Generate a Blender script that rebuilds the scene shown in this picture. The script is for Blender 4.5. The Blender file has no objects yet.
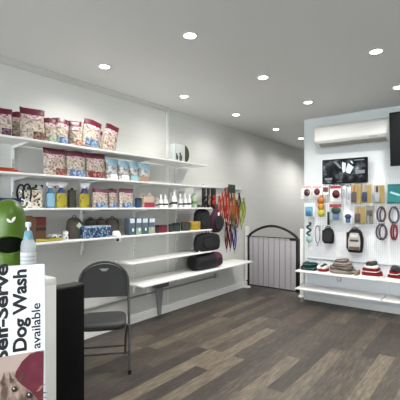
import bpy, bmesh, math, random
from mathutils import Vector, Matrix
random.seed(7)
PI = math.pi
S = bpy.context.scene
COL = S.collection

# ------------------------------------------------------------------ camera geometry
CX, CZ, FPX, HOR, YAW = 3.38, 1.40, 370.0, 207.0, math.radians(37.9)
sY, cY = math.sin(YAW), math.cos(YAW)
def ray(px):
    t = (px - 200.0) / FPX
    return (-sY + t * cY, cY + t * sY)
def onX(px, X):                       # depth t and Y of the pixel column on the plane x = X
    dx, dy = ray(px); t = (X - CX) / dx
    return t * dy, t
def onY(px, Y):
    dx, dy = ray(px); t = Y / dy
    return CX + t * dx, t
def zat(py, t): return CZ + (HOR - py) / FPX * t
def onZ(px, py, Z):
    dx, dy = ray(px); t = FPX * (CZ - Z) / (py - HOR)
    return CX + t * dx, t * dy
def at(px, py, t):
    dx, dy = ray(px)
    return Vector((CX + t * dx, t * dy, zat(py, t)))

# ------------------------------------------------------------------ materials
def lin(c):
    mx, mn = max(c), min(c)
    sat = (mx - mn) / mx if mx else 0
    f = 1 - .40 * min(1, max(0, (sat - .18) / .32))
    return tuple(f * ((v / 255) / 12.92 if v / 255 <= 0.04045 else ((v / 255 + 0.055) / 1.055) ** 2.4) for v in c)
_M = {}
def M(name, rgb=(200, 200, 200), rough=0.5, metal=0.0, emit=0.0, trans=0.0, alpha=1.0, spec=0.5, coat=0.0, ior=1.45, sheen=0.0):
    if name in _M: return _M[name]
    m = bpy.data.materials.new(name); m.use_nodes = True
    b = m.node_tree.nodes['Principled BSDF']
    c = lin(rgb) + (1,)
    b.inputs['Base Color'].default_value = c
    b.inputs['Roughness'].default_value = rough
    b.inputs['Metallic'].default_value = metal
    b.inputs['Specular IOR Level'].default_value = spec
    b.inputs['Transmission Weight'].default_value = trans
    b.inputs['Alpha'].default_value = alpha
    b.inputs['Coat Weight'].default_value = coat
    b.inputs['IOR'].default_value = ior
    b.inputs['Sheen Weight'].default_value = sheen
    if emit:
        b.inputs['Emission Color'].default_value = c
        b.inputs['Emission Strength'].default_value = emit
    _M[name] = m
    return m
def nodes(m):
    nt = m.node_tree
    return nt, nt.nodes['Principled BSDF']
def nn(nt, t, **k):
    n = nt.nodes.new(t)
    for a, v in k.items(): setattr(n, a, v)
    return n
def math_node(nt, op, a, b=None, c=None):
    n = nn(nt, 'ShaderNodeMath', operation=op)
    for i, v in enumerate((a, b, c)):
        if v is None: continue
        if isinstance(v, (int, float)): n.inputs[i].default_value = v
        else: nt.links.new(v, n.inputs[i])
    return n.outputs[0]
def ramp(nt, fac, stops, interp='LINEAR'):
    n = nn(nt, 'ShaderNodeValToRGB'); n.color_ramp.interpolation = interp
    e = n.color_ramp.elements
    while len(e) > 1: e.remove(e[-1])
    e[0].position = stops[0][0]; e[0].color = lin(stops[0][1]) + (1,)
    for p, c in stops[1:]:
        x = e.new(p); x.color = lin(c) + (1,)
    nt.links.new(fac, n.inputs[0])
    return n.outputs[0]
def mixcol(nt, fac, a, b):
    n = nn(nt, 'ShaderNodeMix', data_type='RGBA')
    if isinstance(fac, (int, float)): n.inputs[0].default_value = fac
    else: nt.links.new(fac, n.inputs[0])
    for i, v in ((6, a), (7, b)):
        if isinstance(v, tuple): n.inputs[i].default_value = lin(v) + (1,)
        else: nt.links.new(v, n.inputs[i])
    return n.outputs[2]
def objco(nt, scale=(1, 1, 1), rot=(0, 0, 0)):
    tc = nn(nt, 'ShaderNodeTexCoord'); mp = nn(nt, 'ShaderNodeMapping')
    mp.inputs['Scale'].default_value = scale; mp.inputs['Rotation'].default_value = rot
    nt.links.new(tc.outputs['Object'], mp.inputs['Vector'])
    return mp.outputs[0]
def speckle(name, stops, scale=60, rough=0.4, kind='voronoi', stretch=(1, 1, 1), coat=0.0, interp='LINEAR'):
    if name in _M: return _M[name]
    m = M(name, (200, 200, 200), rough, coat=coat); nt, b = nodes(m)
    v = objco(nt, stretch)
    if kind == 'voronoi':
        n = nn(nt, 'ShaderNodeTexVoronoi'); n.inputs['Scale'].default_value = scale
        nt.links.new(v, n.inputs['Vector'])
        sep = nn(nt, 'ShaderNodeSeparateColor'); nt.links.new(n.outputs['Color'], sep.inputs[0])
        f = sep.outputs[0]
    else:
        n = nn(nt, 'ShaderNodeTexNoise'); n.inputs['Scale'].default_value = scale; n.inputs['Detail'].default_value = 3
        nt.links.new(v, n.inputs['Vector']); f = n.outputs['Fac']
    nt.links.new(ramp(nt, f, stops, interp), b.inputs['Base Color'])
    return m
def stripes(name, stops, scale, axis='Z', rough=0.8):
    if name in _M: return _M[name]
    m = M(name, (200, 200, 200), rough); nt, b = nodes(m)
    tc = nn(nt, 'ShaderNodeTexCoord'); sp = nn(nt, 'ShaderNodeSeparateXYZ')
    nt.links.new(tc.outputs['Object'], sp.inputs[0])
    f = math_node(nt, 'FRACT', math_node(nt, 'MULTIPLY', sp.outputs[axis], scale))
    nt.links.new(ramp(nt, f, stops, 'CONSTANT'), b.inputs['Base Color'])
    return m

def wall_mat(name, rgb, groove=0.0):
    m = M(name, rgb, 0.55, spec=0.3); nt, b = nodes(m)
    tc = nn(nt, 'ShaderNodeTexCoord'); sp = nn(nt, 'ShaderNodeSeparateXYZ')
    nt.links.new(tc.outputs['Object'], sp.inputs[0])
    no = nn(nt, 'ShaderNodeTexNoise'); no.inputs['Scale'].default_value = 2.0
    nt.links.new(tc.outputs['Object'], no.inputs['Vector'])
    base = mixcol(nt, math_node(nt, 'MULTIPLY', no.outputs['Fac'], 0.25), rgb, tuple(int(v * .94) for v in rgb))
    if groove:
        f = math_node(nt, 'FRACT', math_node(nt, 'DIVIDE', sp.outputs['Z'], groove))
        g = math_node(nt, 'LESS_THAN', f, 0.035)
        base = mixcol(nt, math_node(nt, 'MULTIPLY', g, 0.10), base, (120, 120, 116))
        bp = nn(nt, 'ShaderNodeBump'); bp.inputs['Strength'].default_value = 0.08; bp.inputs['Distance'].default_value = 0.003
        nt.links.new(math_node(nt, 'SUBTRACT', 1.0, g), bp.inputs['Height'])
        nt.links.new(bp.outputs[0], b.inputs['Normal'])
    nt.links.new(base, b.inputs['Base Color'])
    return m

def floor_mat():
    m = M('vinyl_plank', (120, 110, 100), 0.42, spec=0.4); nt, b = nodes(m)
    tc = nn(nt, 'ShaderNodeTexCoord'); sp = nn(nt, 'ShaderNodeSeparateXYZ')
    nt.links.new(tc.outputs['Object'], sp.inputs[0])
    x, y = sp.outputs['X'], sp.outputs['Y']
    W, Lp = 0.135, 1.3
    xs = math_node(nt, 'DIVIDE', x, W)
    row = math_node(nt, 'FLOOR', xs)
    wn = nn(nt, 'ShaderNodeTexWhiteNoise', noise_dimensions='1D'); nt.links.new(row, wn.inputs['W'])
    ys = math_node(nt, 'ADD', math_node(nt, 'DIVIDE', y, Lp), math_node(nt, 'MULTIPLY', wn.outputs['Value'], 7.3))
    cell = math_node(nt, 'FLOOR', ys)
    cv = nn(nt, 'ShaderNodeCombineXYZ'); nt.links.new(row, cv.inputs[0]); nt.links.new(cell, cv.inputs[1])
    w2 = nn(nt, 'ShaderNodeTexWhiteNoise', noise_dimensions='2D'); nt.links.new(cv.outputs[0], w2.inputs['Vector'])
    plank = ramp(nt, w2.outputs['Value'], [(0, (90, 84, 82)), (.25, (101, 95, 90)), (.45, (111, 104, 98)), (.62, (121, 113, 104)), (.82, (138, 130, 118)), (1, (156, 147, 132))])
    # grain, shifted per plank
    gv = nn(nt, 'ShaderNodeCombineXYZ')
    nt.links.new(math_node(nt, 'ADD', math_node(nt, 'MULTIPLY', x, 44.0), math_node(nt, 'MULTIPLY', w2.outputs['Value'], 40.0)), gv.inputs[0])
    nt.links.new(math_node(nt, 'MULTIPLY', y, 5.0), gv.inputs[1])
    no = nn(nt, 'ShaderNodeTexNoise'); no.inputs['Scale'].default_value = 1.0; no.inputs['Detail'].default_value = 6; no.inputs['Roughness'].default_value = .75
    nt.links.new(gv.outputs[0], no.inputs['Vector'])
    grain = ramp(nt, no.outputs['Fac'], [(.32, (82, 78, 76)), (.45, (116, 112, 108)), (.55, (138, 134, 128)), (.68, (176, 171, 160))])
    mx = nn(nt, 'ShaderNodeMix', data_type='RGBA', blend_type='OVERLAY'); mx.inputs[0].default_value = .9
    nt.links.new(plank, mx.inputs[6]); nt.links.new(grain, mx.inputs[7])
    fx = math_node(nt, 'FRACT', xs); fy = math_node(nt, 'FRACT', ys)
    gap = math_node(nt, 'MAXIMUM', math_node(nt, 'LESS_THAN', fx, 0.022), math_node(nt, 'LESS_THAN', fy, 0.004))
    c = mixcol(nt, math_node(nt, 'MULTIPLY', gap, .55), mx.outputs[2], (52, 46, 42))
    nt.links.new(c, b.inputs['Base Color'])
    bp = nn(nt, 'ShaderNodeBump'); bp.inputs['Strength'].default_value = .15; bp.inputs['Distance'].default_value = .002
    nt.links.new(no.outputs['Fac'], bp.inputs['Height']); nt.links.new(bp.outputs[0], b.inputs['Normal'])
    return m

def peg_mat():
    m = M('pegboard_white', (232, 234, 236), 0.45); nt, b = nodes(m)
    tc = nn(nt, 'ShaderNodeTexCoord'); sp = nn(nt, 'ShaderNodeSeparateXYZ')
    nt.links.new(tc.outputs['Object'], sp.inputs[0])
    def d(o):
        f = math_node(nt, 'SUBTRACT', math_node(nt, 'FRACT', math_node(nt, 'DIVIDE', o, 0.0254)), .5)
        return math_node(nt, 'MULTIPLY', f, f)
    r = math_node(nt, 'LESS_THAN', math_node(nt, 'ADD', d(sp.outputs['X']), d(sp.outputs['Z'])), 0.034)
    nt.links.new(mixcol(nt, r, (232, 234, 236), (104, 106, 108)), b.inputs['Base Color'])
    return m

WHITE = M('white_paint', (236, 236, 232), .45)
SHELF = M('white_melamine', (240, 240, 237), .35)
STEEL = M('white_powder_coat', (226, 227, 225), .4)
CHROME = M('chrome', (200, 202, 205), .2, 1.0)
BLACK = M('black_plastic', (18, 18, 20), .45)
BLACKM = M('black_powder_coat', (16, 16, 17), .4)
BFAB = M('black_fabric', (20, 20, 22), .9)
CARDW = M('white_card', (236, 234, 230), .6)
# ------------------------------------------------------------------ mesh builder
class B:
    def __init__(s): s.bm = bmesh.new()
    def _add(s, t, mat=0, mtx=None):
        if mtx is not None: bmesh.ops.transform(t, matrix=mtx, verts=t.verts)
        for f in t.faces: f.material_index = mat
        me = bpy.data.meshes.new('tmp'); t.to_mesh(me); t.free()
        s.bm.from_mesh(me); bpy.data.meshes.remove(me)
        return s
    def box(s, c, d, rot=None, mat=0, bev=0.0, seg=2):
        t = bmesh.new(); bmesh.ops.create_cube(t, size=1)
        bmesh.ops.scale(t, vec=d, verts=t.verts)
        if bev: bmesh.ops.bevel(t, geom=t.edges[:], offset=min(bev, min(d) * .45), segments=seg, affect='EDGES', profile=.5)
        m = Matrix.Translation(c)
        if rot: m = m @ rot.to_matrix().to_4x4() if hasattr(rot, 'to_matrix') else m @ rot
        return s._add(t, mat, m)
    def cyl(s, p0, p1, r0, r1=None, n=16, mat=0):
        p0, p1 = Vector(p0), Vector(p1); d = p1 - p0
        t = bmesh.new(); bmesh.ops.create_cone(t, cap_ends=True, segments=n, radius1=r0, radius2=r0 if r1 is None else r1, depth=d.length)
        m = Matrix.Translation((p0 + p1) / 2) @ d.to_track_quat('Z', 'Y').to_matrix().to_4x4()
        return s._add(t, mat, m)
    def ball(s, c, r, n=14, mat=0):
        t = bmesh.new(); bmesh.ops.create_uvsphere(t, u_segments=n, v_segments=max(6, n * 2 // 3), radius=1)
        r = (r, r, r) if isinstance(r, (int, float)) else r
        bmesh.ops.scale(t, vec=r, verts=t.verts)
        return s._add(t, mat, Matrix.Translation(c))
    def lathe(s, prof, n=20, c=(0, 0, 0), mat=0, mtx=None):
        t = bmesh.new(); rings = []
        for r, z in prof:
            rings.append([t.verts.new((max(r, 1e-4) * math.cos(2 * PI * i / n), max(r, 1e-4) * math.sin(2 * PI * i / n), z)) for i in range(n)])
        for a, b in zip(rings, rings[1:]):
            for i in range(n): t.faces.new((a[i], a[(i + 1) % n], b[(i + 1) % n], b[i]))
        t.faces.new(rings[0][::-1]); t.faces.new(rings[-1])
        return s._add(t, mat, Matrix.Translation(c) @ (mtx or Matrix()))
    def loft(s, rings, mat=0, cap=True, closed=True):
        t = bmesh.new(); vs = [[t.verts.new(p) for p in r] for r in rings]; n = len(rings[0])
        for a, b in zip(vs, vs[1:]):
            for i in range(n if closed else n - 1):
                t.faces.new((a[i], a[(i + 1) % n], b[(i + 1) % n], b[i]))
        if cap and closed: t.faces.new(vs[0][::-1]); t.faces.new(vs[-1])
        bmesh.ops.recalc_face_normals(t, faces=t.faces)
        return s._add(t, mat)
    def tube(s, pts, r, n=8, closed=False, mat=0, flat=None):
        pts = [Vector(p) for p in pts]; N = len(pts); rings = []
        up = None
        for i, p in enumerate(pts):
            a = pts[(i - 1) % N] if (closed or i) else p
            b = pts[(i + 1) % N] if (closed or i < N - 1) else p
            d = (b - a).normalized()
            if up is None: up = Vector((0, 0, 1)) if abs(d.z) < .8 else Vector((1, 0, 0))
            side = d.cross(up)
            if side.length < 1e-4: side = d.orthogonal()
            side.normalize(); up = side.cross(d).normalized()
            ra, rb = (r, r) if flat is None else (r, flat)
            rings.append([p + side * (ra * math.cos(2 * PI * k / n)) + up * (rb * math.sin(2 * PI * k / n)) for k in range(n)])
        if closed: rings.append(rings[0])
        return s.loft(rings, mat, cap=not closed)
    def prism(s, poly, y0, y1, mat=0, bev=0.0):    # polygon in x,z extruded along y
        t = bmesh.new()
        a = [t.verts.new((x, y0, z)) for x, z in poly]; b = [t.verts.new((x, y1, z)) for x, z in poly]; n = len(poly)
        t.faces.new(a); t.faces.new(b[::-1])
        for i in range(n): t.faces.new((a[i], b[i], b[(i + 1) % n], a[(i + 1) % n]))
        bmesh.ops.recalc_face_normals(t, faces=t.faces)
        if bev: bmesh.ops.bevel(t, geom=t.edges[:], offset=bev, segments=2, affect='EDGES')
        return s._add(t, mat)
    def build(s, name, mats, parent=None, loc=(0, 0, 0), rot=(0, 0, 0), sharp=38, weld=True):
        me = bpy.data.meshes.new(name)
        if weld: bmesh.ops.remove_doubles(s.bm, verts=s.bm.verts, dist=1e-6)
        s.bm.to_mesh(me); s.bm.free()
        for m in (mats if isinstance(mats, (list, tuple)) else [mats]): me.materials.append(m)
        me.shade_smooth(); me.set_sharp_from_angle(angle=math.radians(sharp))
        o = bpy.data.objects.new(name, me); COL.objects.link(o)
        o.location = loc; o.rotation_euler = rot
        if parent: o.parent = parent
        return o
def tag(o, label=None, cat=None, group=None, kind=None):
    if label: o['label'] = label
    if cat: o['category'] = cat
    if group: o['group'] = group
    if kind: o['kind'] = kind
    return o
def thing(name, label, cat, loc=(0, 0, 0), rot=(0, 0, 0), group=None):
    o = bpy.data.objects.new(name, None); COL.objects.link(o)
    o.empty_display_size = .05
    o.location = loc; o.rotation_euler = (0, 0, rot) if isinstance(rot, (int, float)) else rot
    return tag(o, label, cat, group)
def dup(root, label, loc=None, rot=None, group=None, scale=None):
    c = root.copy(); COL.objects.link(c)
    if loc is not None: c.location = loc
    if rot is not None: c.rotation_euler = (0, 0, rot) if isinstance(rot, (int, float)) else rot
    if scale is not None: c.scale = scale
    c['label'] = label
    if group: c['group'] = group
    def rec(a, b):
        for ch in list(a.children):
            d = ch.copy(); COL.objects.link(d); d.parent = b; rec(ch, d)
    rec(root, c)
    return c
def struct(name, b, mats, label, cat, sharp=38):
    return tag(b.build(name, mats, sharp=sharp), label, cat, kind='structure')
def circ(r, n=20, c=(0, 0), sx=1, sz=1, a0=0, a1=2 * PI):
    return [(c[0] + r * sx * math.cos(a0 + (a1 - a0) * i / n), c[1] + r * sz * math.sin(a0 + (a1 - a0) * i / n)) for i in range(n)]
RX = PI / 2            # turns a thing that faces -y so that it faces +x (left wall)

# ================================================================== THE ROOM
H, BY, XR, YF, YE = 2.72, 5.40, 6.6, -6.0, 9.6
struct('floor', B().box((XR / 2, (YF + YE) / 2, -.05), (XR + .4, YE - YF + .4, .1)), floor_mat(), 'grey brown wood plank floor of the shop', 'floor')
CEIL = wall_mat('ceiling_paint', (230, 231, 230))
struct('ceiling', B().box((XR / 2, (YF + YE) / 2, H + .05), (XR + .4, YE - YF + .4, .1)), CEIL, 'flat pale grey ceiling with round downlights', 'ceiling')
WL = wall_mat('painted_boards', (222, 222, 218), groove=.14)
WP = wall_mat('painted_plaster', (216, 221, 222))
JY = 3.63
struct('wall_left', B().box((-.06, (YF + JY) / 2, H / 2), (.12, JY - YF, H)).box((-.065, (JY + YE) / 2, H / 2), (.11, YE - JY, H)), WL, 'long white wall carrying the product shelves', 'wall')
BX = 1.18
struct('wall_back', B().box(((BX + XR) / 2, BY + .06, H / 2), (XR - BX, .12, H)), WP, 'white wall behind the pegboard and air conditioner', 'wall')
struct('wall_right', B().box((XR + .06, (-3.2 + YE) / 2, H / 2), (.12, YE + 3.2, H)).box((XR + .06, (YF - 4.6) / 2, H / 2), (.12, -4.6 - YF, H)).box((XR + .06, -3.9, .35), (.12, 1.4, .7)).box((XR + .06, -3.9, H - .12), (.12, 1.4, .24)), WP, 'white side wall out of view', 'wall')
struct('wall_end', B().box((XR / 2, YE + .06, H / 2), (XR, .12, H)), WP, 'white wall at the far end of the passage', 'wall')
b = B()
b.box((XR / 2, YF - .06, .2), (XR, .12, .4)).box((XR / 2, YF - .06, H - .12), (XR, .12, .24))
for x in (.08, 2.2, 4.4, XR - .08): b.box((x, YF - .06, H / 2), (.16, .12, H))
struct('wall_front', b, WP, 'glazed shop front wall behind the viewer', 'wall')
b = B()
b.box((.008, (YF + YE) / 2, .05), (.016, YE - YF, .10), bev=.004)
b.box((.011, (YF + YE) / 2, .012), (.022, YE - YF, .024))
struct('baseboard_left', b, WHITE, 'white skirting board along the shelf wall', 'baseboard')
b = B()
b.prism([(0, H), (0, H - .055), (.012, H - .055), (.012, H - .035), (.03, H - .012), (.03, H)], YF, JY)
struct('trim_1', b, M('trim_grey', (205, 205, 200), .5), 'thin cornice strip where shelf wall meets ceiling', 'trim')
struct('trim_2', B().box((.004, JY, H / 2), (.016, .035, H)), WHITE, 'narrow white vertical joint strip on the shelf wall', 'trim')

# ------------------------------------------------------------------ downlights
lights = [((190, 35), 'largest recessed downlight, above the tall plain wall near the middle top'),
          ((104.5, 66), 'recessed downlight above the top shelf of treat bags'),
          ((184, 96), 'recessed downlight close to the wall above the boxed feeder'),
          ((236, 114.5), 'recessed downlight above the hanging leads'),
          ((276, 129), 'recessed downlight over the passage behind the gate'),
          ((301, 138), 'smallest recessed downlight, farthest down the passage beside the wall edge'),
          ((263, 77), 'recessed downlight in the middle of the ceiling'),
          ((308, 102), 'recessed downlight just before the air conditioner'),
          ((376, 51), 'large recessed downlight in front of the air conditioner'),
          ((398, 87), 'recessed downlight above the black television, cut by the frame')]
rim = B(); rim.lathe([(.058, -.002), (.058, -.006), (.046, -.009), (.043, -.004), (.043, 0), (.058, 0)], 28)
GLOW = M('lamp_glow', (255, 250, 240), .5, emit=34.0)
l0 = None
for (px, lab) in lights:
    x, y = onZ(px[0], px[1], H)
    if l0 is None:
        l0 = thing('downlight', lab, 'ceiling light', (x, y, H), 0, 'recessed ceiling downlights')
        rim.build('rim', WHITE, l0)
        B().lathe([(.043, -.004), (.030, -.006), (.0, -.0065)], 24).build('lens', GLOW, l0)
    else:
        dup(l0, lab, (x, y, H))
LPOS = [onZ(p[0], p[1], H) for p, _ in lights] + [(3.2, -1.4), (5.2, .2), (5.3, 3.6), (3.4, .8), (.7, 7.6), (.7, 9.0), (1.5, -3.2), (4.5, -3.0), (3.0, -4.8)]  # listed positions: unseen fill lamps added to brighten room and passage, no fixtures
for i, (x, y) in enumerate(LPOS):
    near_wall = x < 1.0 and y < 7
    ld = bpy.data.lights.new('downlight_or_fill_lamp', 'SPOT'); ld.energy = {1: 22, 2: 12, 3: 16, 4: 13, 5: 13}.get(i, 25 if near_wall else 43); ld.spot_size = math.radians(150); ld.spot_blend = .8
    ld.color = (1.0, .985, .955); ld.shadow_soft_size = .045
    lo = bpy.data.objects.new('downlight_or_fill_lamp', ld); COL.objects.link(lo); lo.location = (x, y, H - .02)

# ================================================================== LEFT WALL SHELVING
def upright(y, z0, z1, lab):
    b = B().box((.008, 0, (z0 + z1) / 2), (.016, .026, z1 - z0))
    for k in range(int((z1 - z0) / .05)): b.box((.0165, 0, z0 + .03 + k * .05), (.002, .006, .02), mat=1)
    tag(b.build('shelf_upright', [STEEL, M('slot_grey', (150, 150, 148), .6)], loc=(0, y, 0)), lab, 'shelf upright', 'slotted uprights on the shelf wall')
UY = [.86, 1.59, 2.31, 3.04, 3.80, 4.42]
for y, lab, z0, z1 in zip(UY, ['white slotted upright hidden behind the foreground sign, first on the shelf wall',
                       'white slotted upright behind the orange lead end and cat tote bag',
                       'white slotted upright behind the dark pet beds and yellow spray',
                       'white slotted upright behind the folding chair back',
                       'white slotted upright beside the boxed feeder shelf bracket',
                       'white slotted upright beside the black carrier bags'], [.9, .9, .9, .35, .35, .35], [2.0, 2.0, 2.0, 2.0, 2.0, 1.75]):
    upright(y, z0, z1, lab)
def wall_shelf(z, y0, y1, dep, ups, lab):
    t = thing('wall_shelf', lab, 'shelf', (0, 0, z), 0, 'white shelves on the left wall')
    B().box((.018 + dep / 2, (y0 + y1) / 2, -.009), (dep - .004, y1 - y0, .018), bev=.002).build('board', SHELF, t)
    for y in ups:
        if not (y0 - .02 < y < y1): continue
        b = B().prism([(.017, -.0185), (dep * .86, -.0185), (dep * .86, -.026), (.055, -.05), (.036, -.06), (.036, -.15), (.017, -.15)], y - .008, y + .008)
        b.build('bracket', STEEL, t)
SZ = dict(a=1.975, b=1.685, c=1.392, d=1.092, e=.790, f=.535)
wall_shelf(SZ['a'], .5, 4.07, .335, UY[:5], 'top white shelf holding biscuit bags and the boxed feeder')
wall_shelf(SZ['b'], .5, 4.02, .335, UY[:5], 'second white shelf down, with maroon topped and blue bags')
wall_shelf(SZ['c'], .5, 4.17, .335, UY[:5], 'third white shelf down, with spray bottles and white bottles')
wall_shelf(SZ['d'], .5, 4.17, .335, UY[:5], 'fourth white shelf down, with pet beds and small boxes')
wall_shelf(SZ['e'], 2.69, 4.17, .335, UY[2:5], 'short empty white shelf beside the chair back, second from bottom')
wall_shelf(SZ['f'], 2.80, 5.20, .40, UY[3:6] , 'lowest white shelf on the left, ending beside the gate')
# electrical bracket box & conduit below
t = thing('junction_box', 'grey box with tapering stem under the lowest left shelf', 'electrical box', (.0, 0, 0))
ya, tt = onX(160, .05)
zt = SZ['f'] - .03
B().box((.06, ya, zt - .065), (.11, .20, .13), bev=.006).build('housing', M('dark_grey_metal', (96, 98, 98), .5), t)
B().prism([(-.065, zt - .13), (.065, zt - .13), (.022, .012), (-.022, .012)], .03, .05).build('stem', M('mid_grey_metal', (140, 142, 142), .5), t, loc=(0, ya, 0), rot=(0, 0, RX))
t.children[-1].location = (.08, ya, 0)
b = B(); b.tube([(.02, 1.75, .315), (.02, 2.6, .315), (.02, ya - .12, .315), (.02, 4.55, .315), (.02, 4.70, .315)], .012, 10)
cd = thing('conduit_pipe', 'grey conduit running low along the left wall', 'pipe', (0, 0, 0))
b.build('pipe', M('conduit_grey', (150, 152, 150), .45), cd)
B().cyl((.003, 4.72, .33), (.05, 4.72, .33), .045, .04, 20).build('end_cap', M('cap_grey', (190, 191, 188), .4), cd)
b = B().box((.013, ya - .16, .335), (.022, .07, .11), bev=.004); b.build('socket_plate', WHITE, cd)

# ---------------------------------------------------------------- placement on the left shelves
def P(z, px0, px1, ytop, X=.30):
    """front face in plane X: returns centre Y, width, height"""
    y0, t0 = onX(px0, X); y1, t1 = onX(px1, X)
    return (y0 + y1) / 2, y1 - y0, zat(ytop, (t0 + t1) / 2) - z

BISC = speckle('biscuit_window', [(0, (112, 92, 78)), (.25, (176, 158, 140)), (.5, (208, 198, 186)), (.75, (168, 146, 126)), (.9, (196, 188, 180)), (1, (136, 104, 94))], 66, .28, coat=.12)
BISC2 = speckle('biscuit_window_pale', [(0, (136, 116, 98)), (.35, (208, 198, 184)), (.6, (188, 168, 140)), (.8, (212, 204, 196)), (1, (150, 114, 102))], 70, .28, coat=.12)
DENT = speckle('chew_window', [(0, (120, 110, 102)), (.35, (196, 202, 206)), (.6, (150, 132, 116)), (1, (222, 228, 230))], 44, .25, coat=.12)
MAR = M('maroon_film', (116, 20, 54), .35, coat=.1)
PINK = speckle('pink_print', [(0, (128, 30, 66)), (.42, (160, 70, 102)), (.52, (216, 190, 192)), (1, (232, 220, 216))], 46, .3, 'noise', (1, 1, 3.2))
PBLUE = speckle('blue_print', [(0, (96, 150, 178)), (.5, (140, 186, 206)), (1, (196, 220, 228))], 22, .3, 'noise')
def bag(w, h, d, body, head, logo, base, lab, loc, rot, group, name='treat_bag', cat='pet food bag', tilt=0.0, seed=0):
    rnd = random.Random(seed)
    t = thing(name, lab, cat, loc, (0, tilt, rot) if tilt else rot, group)
    ph = rnd.random() * 6
    def ab(v):
        a = w / 2 * (1 - .05 * math.sin(PI * min(1, v)) + .02 * math.sin(9 * v + ph))
        bb = max(.003, d / 2 * (max(0, 1 - v ** 1.7)) ** .75 * (0.86 + .14 * math.sin(PI * min(1, v * 1.3))))
        return a, bb
    def ring(v, off=0):
        a, bb = ab(v); a += off; bb += off; r = []
        for k in range(24):
            th = 2 * PI * k / 24; c, s_ = math.cos(th), math.sin(th)
            wob = .004 * math.sin(3 * th + 7 * v + ph) * (1 - v)
            x = a * math.copysign(abs(c) ** .8, c)
            r.append(Vector((x, (bb + wob) * math.copysign(abs(s_) ** .9, s_), v * h + .006 * math.sin(PI * 2 * x / w + ph) * v)))
        return r
    vs = [0, .02, .08, .18, .3, .42, .54, .66, .76, .85]
    B().loft([ring(v) for v in vs]).build('pouch', body, t, sharp=60)
    B().loft([ring(v, .0016) for v in (.80, .85, .9, .95, 1.0)]).build('header_band', head, t, sharp=60)
    def patch(s0, s1, v0, v1, nm, m):
        b = B(); n = 8; rings = []
        for j in range(6):
            v = v0 + (v1 - v0) * j / 5; a, bb = ab(v); row, row2 = [], []
            for i in range(n + 1):
                s_ = s0 + (s1 - s0) * i / n
                c = max(0.0, 1 - abs(s_) ** (1 / .8 * 2)) ** .45
                wob = .0045
                row.append(Vector((a * s_, -(bb * c + wob + .001), v * h)))
                row2.append(Vector((a * s_, -(bb * c) + .004, v * h)))
            rings.append(row + row2[::-1])
        b.loft(rings).build(nm, m, t, sharp=60)
    if logo: patch(-.7, .7, .65, .79, 'printed_logo', logo)
    if base: patch(-.9 if base[1] == 0 else base[1], .9 if base[1] == 0 else .88, .03, .27, 'printed_label', base[0])
    return t
def lab_print(n, a, c): return speckle(n, [(0, a), (.46, a), (.56, c), (1, (214, 206, 196))], 40, .35, 'noise')
BR = lab_print('brown_label', (100, 62, 50), (150, 116, 98)); PU = lab_print('purple_label', (66, 32, 72), (120, 86, 110)); BL = lab_print('blue_label', (92, 120, 160), (150, 172, 200))
OR = lab_print('orange_label', (170, 100, 74), (204, 160, 134)); GR = lab_print('green_label', (116, 140, 112), (170, 184, 160)); RD = lab_print('red_label', (134, 50, 56), (176, 112, 104))
G1 = 'biscuit bags on the top shelf'
za = SZ['a']
tops = [  # px0 px1 ytop X body logo base tilt label
    (-6, 14.5, 107.5, .31, BISC2, PINK, (PU, -.1), 0, 'biscuit bag with purple corner label, first on the top shelf, cut by the frame'),
    (13, 25, 111, .20, BISC, PINK, None, 0, 'half hidden biscuit bag tucked behind the two tallest bags on the top shelf'),
    (23.5, 47, 108, .31, BISC2, PINK, (BR, -.1), 0, 'tallest biscuit bag on the top shelf, with brown corner label'),
    (45, 59, 117.5, .31, BISC, PINK, (GR, -.2), 0, 'narrow biscuit bag right after the tallest bag on the top shelf'),
    (56, 70.5, 117.5, .31, BISC2, PINK, (BL, -.6), 0, 'biscuit bag with pale blue base label, above the maroon bags of the second shelf'),
    (67, 77, 124, .20, BISC, PINK, None, 0, 'small low biscuit bag between two taller ones on the top shelf'),
    (73.5, 85, 121.5, .29, BISC, PINK, (OR, -.2), -.05, 'upright slim biscuit bag before the leaning bag on the top shelf'),
    (84, 100.5, 120.5, .31, BISC2, PINK, (BL, -.7), .17, 'leaning biscuit bag with blue base label on the top shelf'),
    (95, 103, 130, .24, BISC, PINK, None, .12, 'last but one biscuit bag peeking behind the leaning one on the top shelf'),
    (105, 117.5, 125, .29, BISC, PINK, None, .20, 'tilted biscuit bag standing last of the row on the top shelf'),
]
for i, (a, c, yt, X, bd, lg, bs, tl, lab) in enumerate(tops):
    y, w, h = P(za, a, c, yt, X)
    bag(w, h, .11, bd, MAR, lg, bs, lab, (X - .055, y, za + (.5 * w * math.sin(abs(tl)) if tl else 0)), RX - .12 + random.uniform(-.16, .12), G1, tilt=tl, seed=i)
# feeder box on the top shelf
y, w, h = P(za, 174.5, 185, 144.5, .27)
t = thing('boxed_feeder', 'white box with small animal prints and dark round end, alone on the top shelf', 'box', (.17, y, za), RX)
B().box((0, -.05, h / 2), (w, .1, h), bev=.003).build('carton', M('white_carton', (190, 195, 191), .5), t)
B().box((-w * .43, -.1015, h / 2), (w * .12, .003, h * .98)).build('grey_edge_print', M('grey_print', (176, 184, 190), .5), t)
b = B()
for cx_, sc in ((-.28, .8), (.08, 1.0)):
    b.prism(circ(.028 * sc, 14, (cx_ * w, h * .25), 1, 1.5), -.1045, -.1005)
    b.prism(circ(.016 * sc, 12, (cx_ * w - .012, h * .25 + .05 * sc)), -.1045, -.1005)
b.build('animal_print', M('dark_print', (70, 74, 70), .6), t)
b = B(); b.prism(circ(h * .5, 28, (0, h * .5), .8, 1, -PI / 2, PI / 2) + [(0, h)], -.096, -.005)
b.build('curved_end', M('dark_olive_print', (62, 68, 48), .5), t, loc=(w / 2 + .001, 0, 0))

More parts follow.
